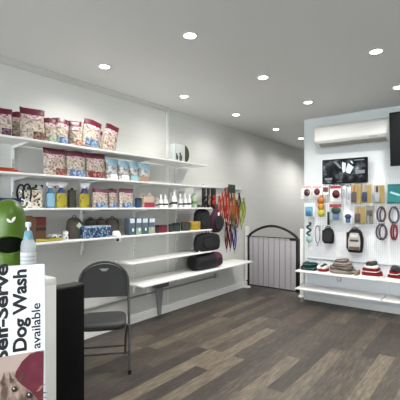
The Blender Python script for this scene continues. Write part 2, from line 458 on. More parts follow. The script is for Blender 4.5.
# second shelf
zb = SZ['b']; G2 = 'maroon topped biscuit bags on the second shelf'
for i, (a, c, yt, bd, bs, lab) in enumerate([
    (46.5, 68.5, 148.5, BISC, (RD, -.1), 'broad maroon topped biscuit bag after the orange leads on the second shelf'),
    (69, 88.5, 151, BISC2, (BL, -.8), 'maroon topped biscuit bag with blue strip, middle of three on the second shelf'),
    (89, 108, 153.5, BISC, (RD, 0), 'maroon topped biscuit bag next to the pale blue bags on the second shelf')]):
    y, w, h = P(zb, a, c, yt, .31)
    bag(w, h, .10, bd, MAR, PINK, bs, lab, (.255, y, zb), RX, G2, seed=20 + i)
WHB = M('white_print', (230, 234, 232), .4)
for i, (a, c, yt, bs, lab) in enumerate([
    (108.5, 120, 159, (WHB, -.5), 'pale blue bag touching the maroon bags on the second shelf'),
    (120.5, 131.5, 160.5, (WHB, -.6), 'second pale blue bag from the maroon ones'),
    (132, 140.5, 161.5, (M('aqua_print', (150, 196, 200), .4), 0), 'narrow pale blue bag with aqua base, last but one of the blue row'),
    (141, 152.5, 163.5, (M('tan_print', (176, 140, 116), .4), 0), 'pale blue bag with tan base, last in the second shelf row')]):
    y, w, h = P(zb, a, c, yt, .31)
    bag(w, h, .09, DENT, PBLUE, PBLUE, bs, lab, (.26, y, zb), RX, 'pale blue bags on the second shelf', seed=30 + i)
# orange leads lying on second shelf
ORG = M('orange_webbing', (226, 84, 24), .7)
def flat_strap(px0, px1, X, z, n, lab, hh=.035):
    y0, _ = onX(px0, X); y1, _ = onX(px1, X)
    t = thing('dog_lead', lab, 'dog lead', (X, 0, z), 0, 'orange leads on the second shelf')
    b = B()
    pts = []
    for k in range(n):
        yy0, yy1 = y0 + .01 * k, y1 - .03 * k
        b.box((.0, (yy0 + yy1) / 2, .006 + k * .011), (.03, yy1 - yy0, .009), bev=.003)
    b.build('strap', ORG, t)
    b = B(); b.tube([(.0, y1 + .012 * math.cos(a) + .012, .008 + .0 * a) if False else (.012 * math.sin(a), y1 + .012 + .012 * math.cos(a), .006) for a in [2 * PI * i / 14 for i in range(14)]], .003, 8, closed=True)
    b.build('ring', CHROME, t)
flat_strap(-6, 21, .31, zb, 3, 'thick folded orange lead at the frame edge on the second shelf')
flat_strap(16, 34, .24, zb, 1, 'thin single orange strap lying beside the thick orange lead')

# third shelf
zc = SZ['c']
y, w, h = P(zc, -6, 22, 198, .27)
t = thing('product_box', 'dark blue box behind the green dispenser on the third shelf', 'box', (.19, y, zc), RX)
B().box((0, 0, h / 2), (w, .14, h), bev=.003).build('carton', M('navy_card', (28, 54, 120), .5), t)
B().box((.05, -.0715, h * .5), (w * .5, .003, h * .4)).build('label', M('blue_card', (60, 100, 176), .5), t)
# tote bag
y, w, h = P(zc, 23, 44, 190, .29)
t = thing('tote_bag', 'small white tote bag with black scribble print and dark handles, on the third shelf', 'bag', (.24, y, zc), RX)
TOTE = speckle('scribble_canvas', [(0, (226, 222, 212)), (.40, (228, 224, 214)), (.42, (50, 48, 50)), (.72, (60, 54, 50)), (.74, (222, 216, 204)), (.9, (206, 180, 140))], 62, .8)
def sack_rings(w, d, h, vs, flare=.06, n=28):
    out = []
    for v in vs:
        a, c = w / 2 * (1 + flare * v), d / 2 * (1 - .25 * v)
        out.append([Vector((a * math.copysign(abs(math.cos(q)) ** .5, math.cos(q)), c * math.copysign(abs(math.sin(q)) ** .6, math.sin(q)), v * h)) for q in [2 * PI * k / n for k in range(n)]])
    return out
B().loft(sack_rings(w, .10, h, [0, .1, .4, .7, 1.0])).build('body', TOTE, t, sharp=60)
for sy, nm in ((-.055, 'handle'), (.05, 'handle')):
    B().tube([(-.06 + .035 * math.cos(a) , sy, h * .82 + .075 * math.sin(a)) for a in [PI * 1.25 - PI * 1.5 * i / 14 for i in range(15)]], .008, 8).build(nm, M('navy_strap', (26, 30, 44), .7), t)
b = B()
for k in range(7): b.ball((-.02 + .012 * k, .0 + .008 * math.sin(k * 2), h + .012 * math.cos(k * 1.7)), (.014, .02, .02), 10)
b.build('green_filling', M('green_toy', (70, 96, 50), .8), t)
# plush white item beside it
y, w, h = P(zc, 37, 46, 185, .2)
t = thing('plush_toy', 'white plush with dark ears peeking behind the tote bag', 'plush toy', (.155, y, zc), RX)
B().ball((0, 0, h * .30), (w * .5, .04, h * .33), 16).build('body', M('white_plush', (232, 230, 226), .95), t)
B().ball((0, -.008, h * .74), (w * .40, .038, h * .24), 16).build('head', M('white_plush'), t)
for s_ in (-1, 1): B().ball((s_ * w * .32, 0, h * .93), (w * .14, .012, h * .10), 10).build('ear', M('dark_plush', (60, 56, 58), .95), t)

def spray(px0, px1, ytop, X, body, label_m, head_m, lab, neck_m=None, base=None):
    y, w, h = P(zc, px0, px1, ytop, X); w = min(w, .10)
    t = thing('spray_bottle', lab, 'spray bottle', (X - .03, y, zc), RX, 'trigger spray bottles on the third shelf')
    def sq(a, c, z, n=20): return [Vector((a * math.copysign(abs(math.cos(q)) ** .7, math.cos(q)), c * math.copysign(abs(math.sin(q)) ** .7, math.sin(q)), z)) for q in [2 * PI * k / n for k in range(n)]]
    a, c = w / 2, .028
    B().loft([sq(a * .94, c * .94, 0), sq(a, c, .008), sq(a, c, h * .5), sq(a * .9, c * .95, h * .56)]).build('bottle', base or body, t)
    B().loft([sq(a * .9, c * .95, h * .56), sq(a * .62, c * .75, h * .64), sq(.020, .018, h * .71), sq(.016, .016, h * .78)]).build('shoulder', body, t)
    B().loft([sq(a * 1.01, c * 1.02, h * .05), sq(a * 1.01, c * 1.02, h * .5), sq(a * .915, c * .97, h * .56)]).build('label', label_m, t)
    b = B(); b.cyl((0, 0, h * .77), (0, 0, h * .84), .019, n=16); b.box((.004, 0, h * .92), (.085, .024, h * .14), bev=.008)
    b.cyl((.046, 0, h * .94), (.062, 0, h * .94), .011, n=12)
    b.build('spray_head', head_m, t)
    B().tube([(.03, 0, h * .88), (.045, 0, h * .84), (.05, 0, h * .76)], .006, 8).build('trigger', neck_m or head_m, t)
WP_ = M('white_plastic', (240, 240, 240), .35)
YL = speckle('yellow_label', [(0, (204, 196, 52)), (.52, (210, 202, 66)), (.62, (200, 140, 60)), (1, (110, 70, 120))], 20, .4, 'noise')
PURP = M('purple_plastic', (62, 44, 122), .35)
spray(48, 56.5, 182, .28, M('blue_liquid', (84, 150, 196), .2), M('pale_blue_label', (150, 196, 220), .4), WP_, 'blue trigger spray bottle with white and red head, next to the tote bag', M('red_trigger', (190, 44, 60), .4))
spray(57.5, 68.5, 181.5, .30, M('royal_plastic', (40, 66, 140), .35), YL, WP_, 'yellow labelled spray bottle with blue neck, next to the blue one', base=M('yellow_bottle', (204, 196, 60), .35))
spray(80, 92, 182.5, .30, PURP, YL, WP_, 'yellow labelled spray bottle with purple neck, beside the maroon bags', base=M('yellow_bottle'))
y, w, h = P(zc, 70.5, 78, 190, .22)
t = thing('refill_pouch', 'dark olive pouch between the two yellow spray bottles', 'pouch', (.18, y, zc), RX)
B().loft(sack_rings(w, .06, h, [0, .1, .5, .9, 1], -.1)).build('body', M('olive_film', (84, 86, 74), .4), t, sharp=60)
B().cyl((0, 0, h - .004), (0, 0, h + .02), .014, n=14).build('cap', BLACK, t)
G3 = 'maroon topped bags on the third shelf'
for i, (a, c, yt, X, bd, bs, lab) in enumerate([
    (95, 110.5, 188.5, .30, BISC2, (BL, -.8), 'maroon topped biscuit bag with blue strip beside the purple necked spray'),
    (111, 119.5, 189, .28, BISC, (BL, -.7), 'narrow maroon topped bag, middle of three on the third shelf'),
    (122, 136, 189, .30, BISC2, (BL, -.8), 'maroon topped biscuit bag before the small blue tub on the third shelf')]):
    y, w, h = P(zc, a, c, yt, X)
    bag(w, h, .09, bd, MAR, PINK, bs, lab, (X - .05, y, zc), RX, G3, seed=40 + i)
y, w, h = P(zc, 137, 142.5, 198, .29)
t = thing('small_tub', 'small dark blue tub between biscuit bag and pink box', 'tub', (.26, y, zc), RX)
B().lathe([(.026, 0), (.03, .006), (.032, h * .8)], 18).build('body', M('teal_blue', (40, 92, 130), .4), t)
B().lathe([(.034, h * .8), (.034, h * .96), (.03, h)], 18).build('lid', M('dark_lid', (30, 40, 56), .4), t)
y, w, h = P(zc, 144, 154.5, 193.5, .30)
t = thing('gift_box', 'pink and cream gift bag box with small handle on the third shelf', 'box', (.25, y, zc), RX)
B().box((0, 0, h * .39), (w, .10, h * .78), bev=.003).build('carton', M('beige_card', (206, 180, 160), .6), t)
B().box((0, -.0515, h * .2), (w * .98, .003, h * .34)).build('pink_panel', M('raspberry_card', (188, 62, 88), .5), t)
for s_ in (-1, 1): B().tube([(s_ * w * .36 + .02 * math.cos(a), 0, h * .78 + .045 * math.sin(a)) for a in [PI * i / 10 for i in range(11)]], .004, 8).build('handle', M('cream_cord', (226, 214, 196), .7), t)
# white bottles row
Gb = 'white grooming bottles on the third shelf'
def bottle(px0, px1, ytop, X, kind, lab, body=WP_, band=BLACK):
    y, w, h = P(zc, px0, px1, ytop, X); r = w / 2 * .82
    t = thing('grooming_bottle', lab, 'bottle', (X - r, y, zc), RX, Gb)
    hb = h * (.66 if kind != 'tall' else .7)
    B().lathe([(r * .92, 0), (r, .006), (r, hb * .8), (r * .8, hb * .93), (r * .35, hb), (r * .35, hb + .012)], 20).build('body', body, t)
    B().lathe([(r * 1.015, hb * .30), (r * 1.015, hb * .48)], 20).build('label_band', band, t)
    b = B()
    if kind == 'cap': b.lathe([(r * .5, hb + .01), (r * .46, h * .98), (r * .3, h)], 16)
    else:
        b.cyl((0, 0, hb + .01), (0, 0, h * .86), r * .42, n=14); b.cyl((0, 0, h * .86), (0, 0, h * .96), .006, n=10)
        b.box((.016, 0, h * .97), (.05, .018, .014), bev=.004)
    b.build('pump' if kind != 'cap' else 'cap', WP_ if kind != 'grey' else STEEL, t)
for a, c, yt, X, k, lab in [
    (157, 161, 197.5, .24, 'cap', 'short white bottle right beside the pink gift box'),
    (160.5, 164.5, 194.5, .30, 'cap', 'white capped bottle, second in line from the pink gift box'),
    (165, 169.8, 194.5, .30, 'cap', 'wide white bottle with dark band, third from the pink gift box'),
    (171, 174.3, 193, .22, 'cap', 'slim white bottle set back next to the tall pump bottle'),
    (174, 179, 189.5, .30, 'pump', 'tallest white pump bottle on the third shelf'),
    (180.3, 183.7, 194, .30, 'cap', 'slim white bottle just after the tallest pump bottle'),
    (185, 188.6, 193.5, .30, 'cap', 'white bottle third from the end of the row'),
    (189, 192.6, 193, .30, 'cap', 'last white bottle, touching the pale green one')]:
    bottle(a, c, yt, X, k, lab)
bottle(194, 199, 188, .27, 'pump', 'pale green pump bottle at the end of the third shelf', M('pale_green_plastic', (170, 192, 160), .35), M('grey_green', (110, 126, 104), .5))

# fourth shelf
zd = SZ['d']
y, w, h = P(zd, 36, 46, 217, .27)
t = thing('treat_box', 'maroon and brown box behind the sanitiser bottle on the fourth shelf', 'box', (.21, y, zd), RX)
B().box((0, 0, h / 2), (w, .12, h), bev=.003).build('carton', M('brown_card', (116, 84, 66), .6), t)
B().box((0, -.0615, h * .82), (w * 1.0, .003, h * .34)).build('maroon_panel', M('maroon_card', (120, 46, 44), .6), t)
B().box((0, -.0615, h * .52), (w * 1.0, .003, h * .14)).build('dark_stripe', M('dark_brown_card', (64, 40, 36), .6), t)
y, w, h = P(zd, 24, 35, 216, .2)
t = thing('treat_pouch', 'brown and gold pouch behind the bottle pump on the fourth shelf', 'pouch', (.15, y, zd), RX)
B().loft(sack_rings(w, .07, h, [0, .08, .5, .85, 1], -.05)).build('body', speckle('gold_brown_film', [(0, (110, 80, 54)), (.5, (160, 126, 70)), (1, (90, 52, 44))], 14, .4, 'noise'), t, sharp=60)
# yellow brush lying
y, w, h = P(zd, 38, 63, 236, .31)
t = thing('grooming_glove', 'long yellow grooming tool lying flat on the fourth shelf', 'grooming tool', (.285, y, zd), RX)
B().loft([[Vector((x, .03 * wd * math.cos(q), .016 + .013 * math.sin(q))) for q in [2 * PI * k / 14 for k in range(14)]] for x, wd in [(-w / 2, .3), (-w * .46, .9), (-w * .25, 1.0), (-.02, .75), (w * .2, .6), (w * .45, .6), (w / 2, .25)]]).build('handle', M('yellow_plastic', (226, 216, 70), .4), t)
B().box((-w * .05, -.02, .034), (w * .5, .02, .008), bev=.003).build('dark_slot', M('olive_dark', (98, 96, 40), .5), t)
y, w, h = P(zd, 52, 63, 233.5, .22)
t = thing('rolled_bags', 'white roll pack with two black holes behind the yellow tool', 'bag rolls', (.17, y, zd), RX)
for k in (-1, 1):
    r_ = w * .24
    B().lathe([(r_, -.05), (r_, .05)], 20, mtx=Matrix.Rotation(PI / 2, 4, 'X')).build('roll', WP_, t, loc=(k * w * .25, 0, r_))
    B().lathe([(r_ * .45, -.0515), (r_ * .45, .0515)], 16, mtx=Matrix.Rotation(PI / 2, 4, 'X')).build('core', BLACK, t, loc=(k * w * .25, 0, r_))
y, w, h = P(zd, 64.5, 69.5, 231, .27)
t = thing('dispenser_roll', 'small upright white tub with dark marks beside the rolls', 'tub', (.245, y, zd), RX)
B().lathe([(w * .45, 0), (w * .5, .005), (w * .48, h * .9), (w * .3, h)], 18).build('body', WP_, t)
b = B()
for q in (-.9, -.2, .5): b.box((w * .49 * math.sin(q), -w * .49 * math.cos(q), h * (.4 + .2 * math.sin(q * 5))), (.012, .008, .012), bev=.003)
b.build('dark_mark', BLACK, t)
# dark pet beds / pouches
PB = M('charcoal_felt', (84, 79, 72), .95)
for i, (a, c, yt, X, lab, hasTag) in enumerate([
    (70, 84, 217.5, .24, 'dark grey pet bowl cover with pale diamond tag on the fourth shelf', True),
    (88, 98, 219, .16, 'dark grey rounded pouch behind the blue patterned box', False),
    (98, 109, 219, .16, 'second dark grey pouch behind the blue patterned box', False),
    (109, 121, 218, .20, 'dark grey pouch after the blue patterned box', False)]):
    y, w, h = P(zd, a, c, yt, X)
    t = thing('felt_pouch', lab, 'pouch', (X - .05, y, zd), RX, 'dark felt pouches on the fourth shelf')
    B().loft([[Vector((w / 2 * s_ * math.copysign(abs(math.cos(q)) ** .7, math.cos(q)), .05 * s_ * math.copysign(abs(math.sin(q)) ** .8, math.sin(q)), v * h)) for q in [2 * PI * k / 22 for k in range(22)]] for v, s_ in [(0, .9), (.05, 1), (.5, 1.02), (.8, .92), (.93, .7), (1, .35)]]).build('body', PB, t, sharp=60)
    B().tube([(.02 * math.cos(q), 0, h + .0 + .018 * math.sin(q)) for q in [PI * k / 8 for k in range(9)]], .004, 6).build('loop', BLACK, t)
    if hasTag: B().box((.02, -.054, h * .62), (.045, .004, .045), rot=Matrix.Rotation(PI / 4, 4, 'Y'), bev=.001).build('tag', M('pale_green_card', (186, 196, 170), .6), t)
y, w, h = P(zd, 85, 111.5, 226, .31)
t = thing('patterned_box', 'long box with blue and white spotted pattern on the fourth shelf', 'box', (.26, y, zd), RX)
SPOT = speckle('blue_spotted', [(0, (34, 60, 104)), (.45, (44, 74, 120)), (.55, (170, 196, 216)), (.8, (90, 130, 170)), (1, (30, 44, 84))], 60, .5)
B().box((0, 0, h / 2), (w, .10, h), bev=.012, seg=3).build('body', SPOT, t)
B().box((0, 0, h * .92), (w * .96, .102, h * .18), bev=.006).build('lid', speckle('pale_blue_spotted', [(0, (120, 150, 176)), (.6, (160, 186, 200)), (1, (200, 216, 222))], 60, .5), t)
# hanging white brush under shelf edge
yy, tt = onX(117, .33)
t = thing('bag_dispenser', 'white round dispenser with black knob at the shelf edge above the chair', 'dispenser', (.315, yy, zd), RX)
B().box((0, -.002, .03), (.075, .055, .058), bev=.018, seg=3).build('body', WP_, t)
B().box((.0, -.040, -.01), (.06, .012, .09), bev=.006).build('clip', WP_, t)
B().ball((-.02, -.052, -.03), .017, 14).build('knob', BLACK, t)
# four product boxes
for i, (a, c, lab) in enumerate([(129.5, 135, 'blue and white carton, nearest the pet pouches, in the row of four'), (136, 141.5, 'second blue and white carton in the row of four'), (142, 148, 'third blue and white carton in the row of four'), (148.5, 155, 'blue, white and green carton, last in the row of four beside the dark red tin')]):
    y, w, h = P(zd, a, c, 218.2 - i * .1, .30)
    t = thing('shampoo_carton', lab, 'box', (.26, y, zd), RX, 'row of four blue cartons')
    B().box((0, 0, h / 2), (w, .08, h), bev=.002).build('carton', M('steel_blue_card', (92, 104, 118), .5), t)
    B().box((w * .05, -.0412, h * .84), (w * .8, .0024, h * .26)).build('white_panel', M('ice_card', (214, 224, 232), .5), t)
    B().box((0, -.0412, h * .22), (w * .95, .0024, h * .40)).build('lower_panel', M('grey_green_card', (148, 166, 150), .5) if i % 2 else M('dark_teal_card', (70, 104, 110), .5), t)
    B().prism(circ(.014, 14, (w * .1, h * .3), 1, 1.4), -.0445, -.0405).build('paw_print', M('cream_card', (216, 206, 150), .5) if i == 3 else WHB, t)
def tin(px0, px1, ytop, m, band, lab, X=.30):
    y, w, h = P(zd, px0, px1, ytop, X); 
    t = thing('balm_tin', lab, 'tin', (X - w / 2 * .5, y, zd), RX, 'squat tins on the fourth shelf')
    b = B().lathe([(.94, 0), (1, .004), (1, h * .78)], 24); 
    o = b.build('body', m, t); o.scale = (w / 2, w / 4 + .01, 1)
    o = B().lathe([(1.03, h * .74), (1.03, h * .96), (.95, h)], 24).build('lid', band, t); o.scale = (w / 2, w / 4 + .01, 1)
tin(156.5, 160, 225, M('dark_rose', (96, 40, 54), .4), BLACK, 'narrow dark tin between carton row and red tin')
tin(160.5, 168.5, 225, M('rose_tin', (150, 40, 66), .4), M('dark_rose'), 'dark red squat tin on the fourth shelf')
tin(170, 173.5, 224, M('charcoal_tin', (56, 58, 58), .4), BLACK, 'narrow charcoal tin right after the red tin')
tin(174.5, 181.5, 223, M('green_black_tin', (50, 62, 58), .4), BLACK, 'charcoal green tin, middle of the dark ones')
tin(184, 191.5, 222, M('green_black_tin'), M('red_rim', (110, 56, 56), .4), 'charcoal tin with reddish lid beside the yellow can')
tin(193, 202, 221.5, M('gold_tin', (206, 170, 52), .35), M('gold_lid', (222, 196, 90), .35), 'yellow can at the end of the fourth shelf', .31)
# fifth shelf: small tag
yy, tt = onX(199.5, .30)
t = thing('price_stand', 'tiny white price stand at the end of the short shelf', 'price stand', (.30, yy, SZ['e']), RX)
B().box((0, 0, .003), (.03, .03, .006)).build('base', WP_, t); B().box((0, 0, .03), (.022, .003, .05)).build('card', CARDW, t)

# ================================================================== LEADS AND BAGS ON THE LEFT WALL
rail = thing('hook_rail', 'white rail of hooks for leads and bags on the left wall', 'hook rail', (0, 0, 0))
RZ1, RZ2, RZ3 = 1.71, 1.16, 1.44
b = B()
for z_, y0, y1 in ((RZ1, 4.22, 5.50), (RZ2, 4.22, 5.50), (RZ3, 4.22, 5.50)): b.box((.012, (y0 + y1) / 2, z_), (.024, y1 - y0, .03), bev=.002)
b.build('rail', STEEL, rail)
def hook(y, z, L):
    b = B(); b.tube([(.02, y, z), (.02 + L * .6, y, z + .004), (.02 + L, y, z + .012), (.02 + L + .004, y, z + .03)], .0035, 8)
    b.build('hook', CHROME, rail)
def lead(px, ytop, ybot, X, col, lab, wpx=4.0, double=True):
    y, tt = onX(px, X); zt_, zb_ = zat(ytop, tt), zat(ybot, tt)
    hook(y, zt_ - .019, X)
    wd = wpx / FPX * tt * 1.55
    t = thing('dog_lead', lab, 'dog lead', (X, y, zt_), RX, 'leads hanging on the left wall')
    Lh = zt_ - zb_
    pts = []
    for k in range(26):
        a = 2 * PI * k / 26
        z_ = -Lh / 2 + Lh / 2 * math.cos(a)
        x_ = wd / 2 * math.sin(a) * (1.0 - .55 * (z_ + Lh) / Lh) * 1.2
        pts.append((x_, .006 * math.sin(3 * a), z_))
    B().tube(pts, .010, 8, closed=True, flat=.004).build('webbing', col, t)
    pts2 = [(p[0] * .45 + .005, p[1] + .012, p[2] * .86) for p in pts]
    if double: B().tube(pts2, .009, 8, closed=True, flat=.004).build('inner_loop', col, t)
    b = B(); b.cyl((0, 0, -Lh - .0), (0, 0, -Lh - .045), .008, .006, 10); b.tube([(.01 * math.cos(a), 0, -Lh - .05 + .012 * math.sin(a)) for a in [2 * PI * k / 12 for k in range(12)]], .003, 6, closed=True)
    b.build('clip', CHROME, t)
O1 = M('coral_webbing', (224, 96, 62), .75); O2 = M('red_orange_webbing', (206, 58, 34), .75); O3 = M('amber_webbing', (228, 140, 48), .75)
GL = M('lime_webbing', (176, 190, 60), .75); GN = M('green_webbing', (92, 120, 60), .75); DR = M('wine_webbing', (110, 34, 44), .75)
BU = M('blue_webbing', (46, 60, 150), .75); RU = M('rust_webbing', (160, 74, 40), .75); DK = M('dark_webbing', (40, 38, 40), .75)
for a in [
    (219.5, 196, 216, .18, O1, 'pale coral lead beside the black bag with the white tag', 4),
    (222.5, 192, 226, .16, O1, 'coral lead, second along from the purple and black bag', 4),
    (225.5, 188, 219, .18, O2, 'coral red lead hanging high, left of the vivid red one', 3.5),
    (228.3, 187.5, 226, .20, O2, 'vivid red orange lead under the dark header card', 4),
    (231.5, 192, 224, .12, GN, 'olive green lead between red and amber leads', 3.5),
    (234.2, 193, 222, .18, O3, 'amber lead hanging under the dark header card', 4.5),
    (236.8, 200, 228, .20, RU, 'rust coloured lead low between amber and lime leads', 4),
    (239.4, 193, 213, .16, DK, 'short dark lead before the lime one', 3),
    (241.5, 202, 226, .20, GL, 'lime lead, longest of the two at the end of the rail', 4.5),
    (243.8, 198, 219, .18, GL, 'short lime lead, last at the gate end of the rail', 3.5)]:
    lead(a[0], a[1], a[2], a[3], a[4], a[5], a[6])
for a in [
    (226.5, 222, 249, .12, DR, 'wine red lead in the lower row by the purple and black bag', 3),
    (230.3, 224, 248, .12, DR, 'wine red lead in the lower row next to the blue one', 3),
    (234.4, 222, 250, .14, BU, 'blue lead in the lower row', 4),
    (233.0, 214, 229, .18, GN, 'short green lead above the blue one', 4)]:
    lead(a[0], a[1], a[2], a[3], a[4], a[5], a[6])
y0, tt = onX(229.5, .26); y1, _ = onX(236.5, .26)
t = thing('header_card', 'dark green header card above the amber and red leads', 'card', (.235, (y0 + y1) / 2, zat(193, tt)), RX, 'cards on the lead rail')
B().box((0, 0, .07), (y1 - y0, .004, .13), bev=.001).build('card', M('dark_green_card', (52, 62, 50), .6), t)
hook((y0 + y1) / 2, zat(187, tt), .23)
# black toy cards
for i, (a, c, m, lab) in enumerate([(202.3, 206.5, BLACK, 'black card toy nearest the pale green pump bottle'), (207, 210.5, M('taupe_toy', (120, 104, 84), .7), 'black card with taupe toy, middle of three'), (211, 216.5, M('red_toy', (196, 48, 34), .5), 'black card with red toy beside the coral leads')]):
    y0, tt = onX(a, .22); y1, _ = onX(c, .22)
    z0, z1 = zat(209, tt), zat(188, tt)
    t = thing('carded_toy', lab, 'carded toy', (.21, (y0 + y1) / 2, z0), RX, 'black carded toys on the rail')
    w, h = y1 - y0, z1 - z0
    B().box((0, 0, h * .5), (w * .96, .004, h), bev=.001).build('backing_card', M('black_card', (28, 24, 26), .6), t)
    b = B(); b.ball((0, -.018, h * .55), (w * .3, .016, h * .12)); b.ball((0, -.018, h * .3), (w * .36, .016, h * .16)); b.cyl((0, -.016, h * .3), (0, -.016, h * .6), .012, n=10)
    b.build('toy', m, t)
    hook((y0 + y1) / 2, z1 - .012, .205)
# bags
def hang_bag(px0, px1, yt, yb, X, lab, mat, panel, shape='round', tagm=None, dep=.12, group='black pet carriers and bags on the left wall'):
    y0, tt = onX(px0, X); y1, t1 = onX(px1, X); tm = (tt + t1) / 2
    z0, z1 = zat(yb, tm), zat(yt, tm); w, h = y1 - y0, z1 - z0
    t = thing('carrier_bag', lab, 'pet carrier bag', (X - dep / 2, (y0 + y1) / 2, z0), RX, group)
    if shape == 'round': pr = [(0, .55), (.03, .85), (.15, 1), (.5, 1.04), (.8, .95), (.93, .72), (1, .3)]
    else: pr = [(0, .30), (.06, .62), (.22, .95), (.42, 1.0), (.7, .62), (.9, .24), (1, .08)]
    rings = [[Vector((w / 2 * s_ * math.copysign(abs(math.cos(q)) ** .75, math.cos(q)), dep / 2 * min(1, s_ + .2) * math.copysign(abs(math.sin(q)) ** .75, math.sin(q)), v * h)) for q in [2 * PI * k / 24 for k in range(24)]] for v, s_ in pr]
    B().loft(rings).build('body', mat, t, sharp=60)
    pz = .45 if shape == 'round' else .38
    if panel: 
        B().prism(circ(1, 22, (0, pz * h), w * .34, h * .28), -dep / 2 - .012, -dep / 2 + .03, bev=.004).build('front_pocket', panel, t)
    B().tube([(.03 * math.cos(q), 0, h * .97 + .05 * math.sin(q)) for q in [PI * k / 10 for k in range(11)]], .007, 8).build('handle', BFAB, t)
    if tagm: B().box((0, -dep / 2 - .002 if shape == 'round' else -dep * .33 - .012, h * .70), (.04, .004, .07), bev=.001).build('tag', tagm, t)
    return t, (y0 + y1) / 2, z1
_, yy, z_ = hang_bag(198.5, 212, 209, 230, .30, 'plain black bag hanging at shelf end beside the yellow can', M('black_nylon', (20, 20, 24), .8), M('black_mesh', (34, 34, 38), .9)); hook(yy, z_ + .012, .24)
_, yy, z_ = hang_bag(212.5, 225.5, 207, 232.5, .30, 'diamond shaped black and plum bag with white tag', M('plum_nylon', (78, 34, 58), .8), M('black_mesh'), 'diamond', CARDW); hook(yy, z_ + .012, .24)
_, yy, z_ = hang_bag(199, 222.5, 233, 251, .33, 'wide rounded black carrier hanging above the lowest shelf', M('black_nylon'), M('black_mesh'), dep=.14); hook(yy, z_ + .012, .26)
# tube carrier lying on lowest shelf
y0, tt = onX(199.5, .36); y1, t1 = onX(224, .36); w = y1 - y0
zf = SZ['f']; h = zat(249.5, (tt + t1) / 2) - zf
h = max(.16, min(h, .215))
t = thing('carrier_bag', 'black tube carrier with plum end panel lying on the lowest shelf', 'pet carrier bag', (.24, (y0 + y1) / 2, zf), RX, 'black pet carriers and bags on the left wall')
def tubering(x, s_, n=24): return [Vector((x, .115 * s_ * math.copysign(abs(math.cos(q)) ** .8, math.cos(q)), h / 2 + h / 2 * s_ * math.copysign(abs(math.sin(q)) ** .8, math.sin(q)))) for q in [2 * PI * k / n for k in range(n)]]
B().loft([tubering(x, s_) for x, s_ in [(-w / 2, .8), (-w * .47, .95), (-w * .2, 1), (w * .2, 1)]]).build('body', M('black_nylon'), t, sharp=60)
B().loft([tubering(x, s_) for x, s_ in [(w * .2, 1.01), (w * .34, 1.02), (w * .47, .96), (w / 2, .85)]]).build('end_panel', M('plum_bright', (104, 40, 72), .8), t, sharp=60)
b = B(); b.prism([(w * .25, h * .25), (w * .44, h * .25), (w * .42, h * .62), (w * .27, h * .70)], -.122, -.10); b.build('mesh_window', M('black_mesh'), t)
B().tube([(w * .2 * math.cos(q), 0, h * .97 + .05 * math.sin(q)) for q in [PI * k / 12 for k in range(13)]], .008, 8).build('handle', BFAB, t)

# ================================================================== GATE
GYl, GYr = 5.58, 5.50
def post(x, y, h_, lab):
    t = thing('gate_post', lab, 'post', (x, y, 0), 0, 'white posts holding the gate')
    B().box((0, 0, h_ / 2), (.06, .06, h_), bev=.006).build('shaft', WHITE, t)
    B().lathe([(.062, 0), (.062, .012), (.05, .022)], 24).build('base_flange', WHITE, t)
post(.062, 5.60, 1.06, 'white post at the shelf end of the gate')
post(1.095, 5.475 + .06, 1.06, 'white post between the gate and the pegboard wall')
gx0, gx1, gy = .125, 1.035, 5.55
t = thing('pet_gate', 'arched black metal gate with white panel across the passage', 'gate', (0, gy, 0))
fr = M('black_gloss_metal', (14, 14, 15), .35)
zs = .90
def stile(x, r): B().box((x, 0, (.05 + zs) / 2 + .0), (r, r, zs - .05), bev=.004).build('stile', fr, t)
stile(gx0, .034); stile(gx1 - .02, .05)
ap = [(gx0 + (gx1 - gx0 - .02) * i / 20, 0, zs + .185 * math.sin(PI * i / 20) ** .8) for i in range(21)]
B().tube(ap, .021, 10).build('arch', fr, t)
B().box(((gx0 + gx1) / 2 - .01, -.012, zs), (gx1 - gx0, .034, .012), bev=.003).build('top_rail', fr, t)
B().box(((gx0 + gx1) / 2 - .01, -.012, .07), (gx1 - gx0, .034, .016), bev=.003).build('bottom_rail_or_shadow_line', fr, t)
for k in range(1, 9):
    x = gx0 + (gx1 - gx0 - .03) * k / 9
    B().cyl((x, -.024, .07), (x, -.024, zs), .004, n=8).build('bar', M('bar_grey', (112, 110, 112), .4), t)
pm = M('frosted_panel', (182, 177, 181), .22, spec=.6, alpha=.8)
B().box(((gx0 + gx1) / 2 - .01, -.016, .475), (gx1 - gx0 - .07, .006, .79), bev=.001).build('panel', pm, t)
for z_ in (zs, .13): B().box((gx0 - .02, 0, z_), (.05, .022, .018), bev=.004).build('hinge', fr, t)
B().box((gx1 - .085, -.02, zs - .015), (.12, .03, .03), bev=.006).build('latch', fr, t)

# ================================================================== BACK WALL DISPLAY
xa, ta = onY(303.5, 5.36)
PX0, PX1, PZ0, PZ1 = 1.235, 3.3, .63, 1.775
PB_ = peg_mat()
peg = thing('pegboard', 'white perforated pegboard under the screen', 'pegboard', (0, 0, 0))
B().box(((PX0 + PX1) / 2, 5.385, (PZ0 + PZ1) / 2), (PX1 - PX0, .012, PZ1 - PZ0)).build('panel', PB_, peg)
b = B()
for x in (PX0 - .015, 2.34, PX1): b.box((x, 5.385, (PZ1 + .05) / 2), (.03, .022, PZ1 + .05 - .06), bev=.003)
b.build('side_upright', STEEL, peg)
B().box(((PX0 + PX1) / 2, 5.378, PZ0 + .006), (PX1 - PX0 - .002, .03, .012), bev=.001).build('bottom_rail_or_shadow_line', M('shadow_line_grey', (176, 180, 184), .4), peg)  # grey strip stands in for the shadow line under the pegboard edge
B().box(((PX0 + PX1) / 2, 5.388, .36), (PX1 - PX0, .016, .52)).build('back_panel', M('cool_white_panel', (222, 226, 230), .5), peg)
B().box(((PX0 + PX1) / 2, 5.384, .05), (PX1 - PX0, .022, .09), bev=.003).build('kick_board', WHITE, peg)
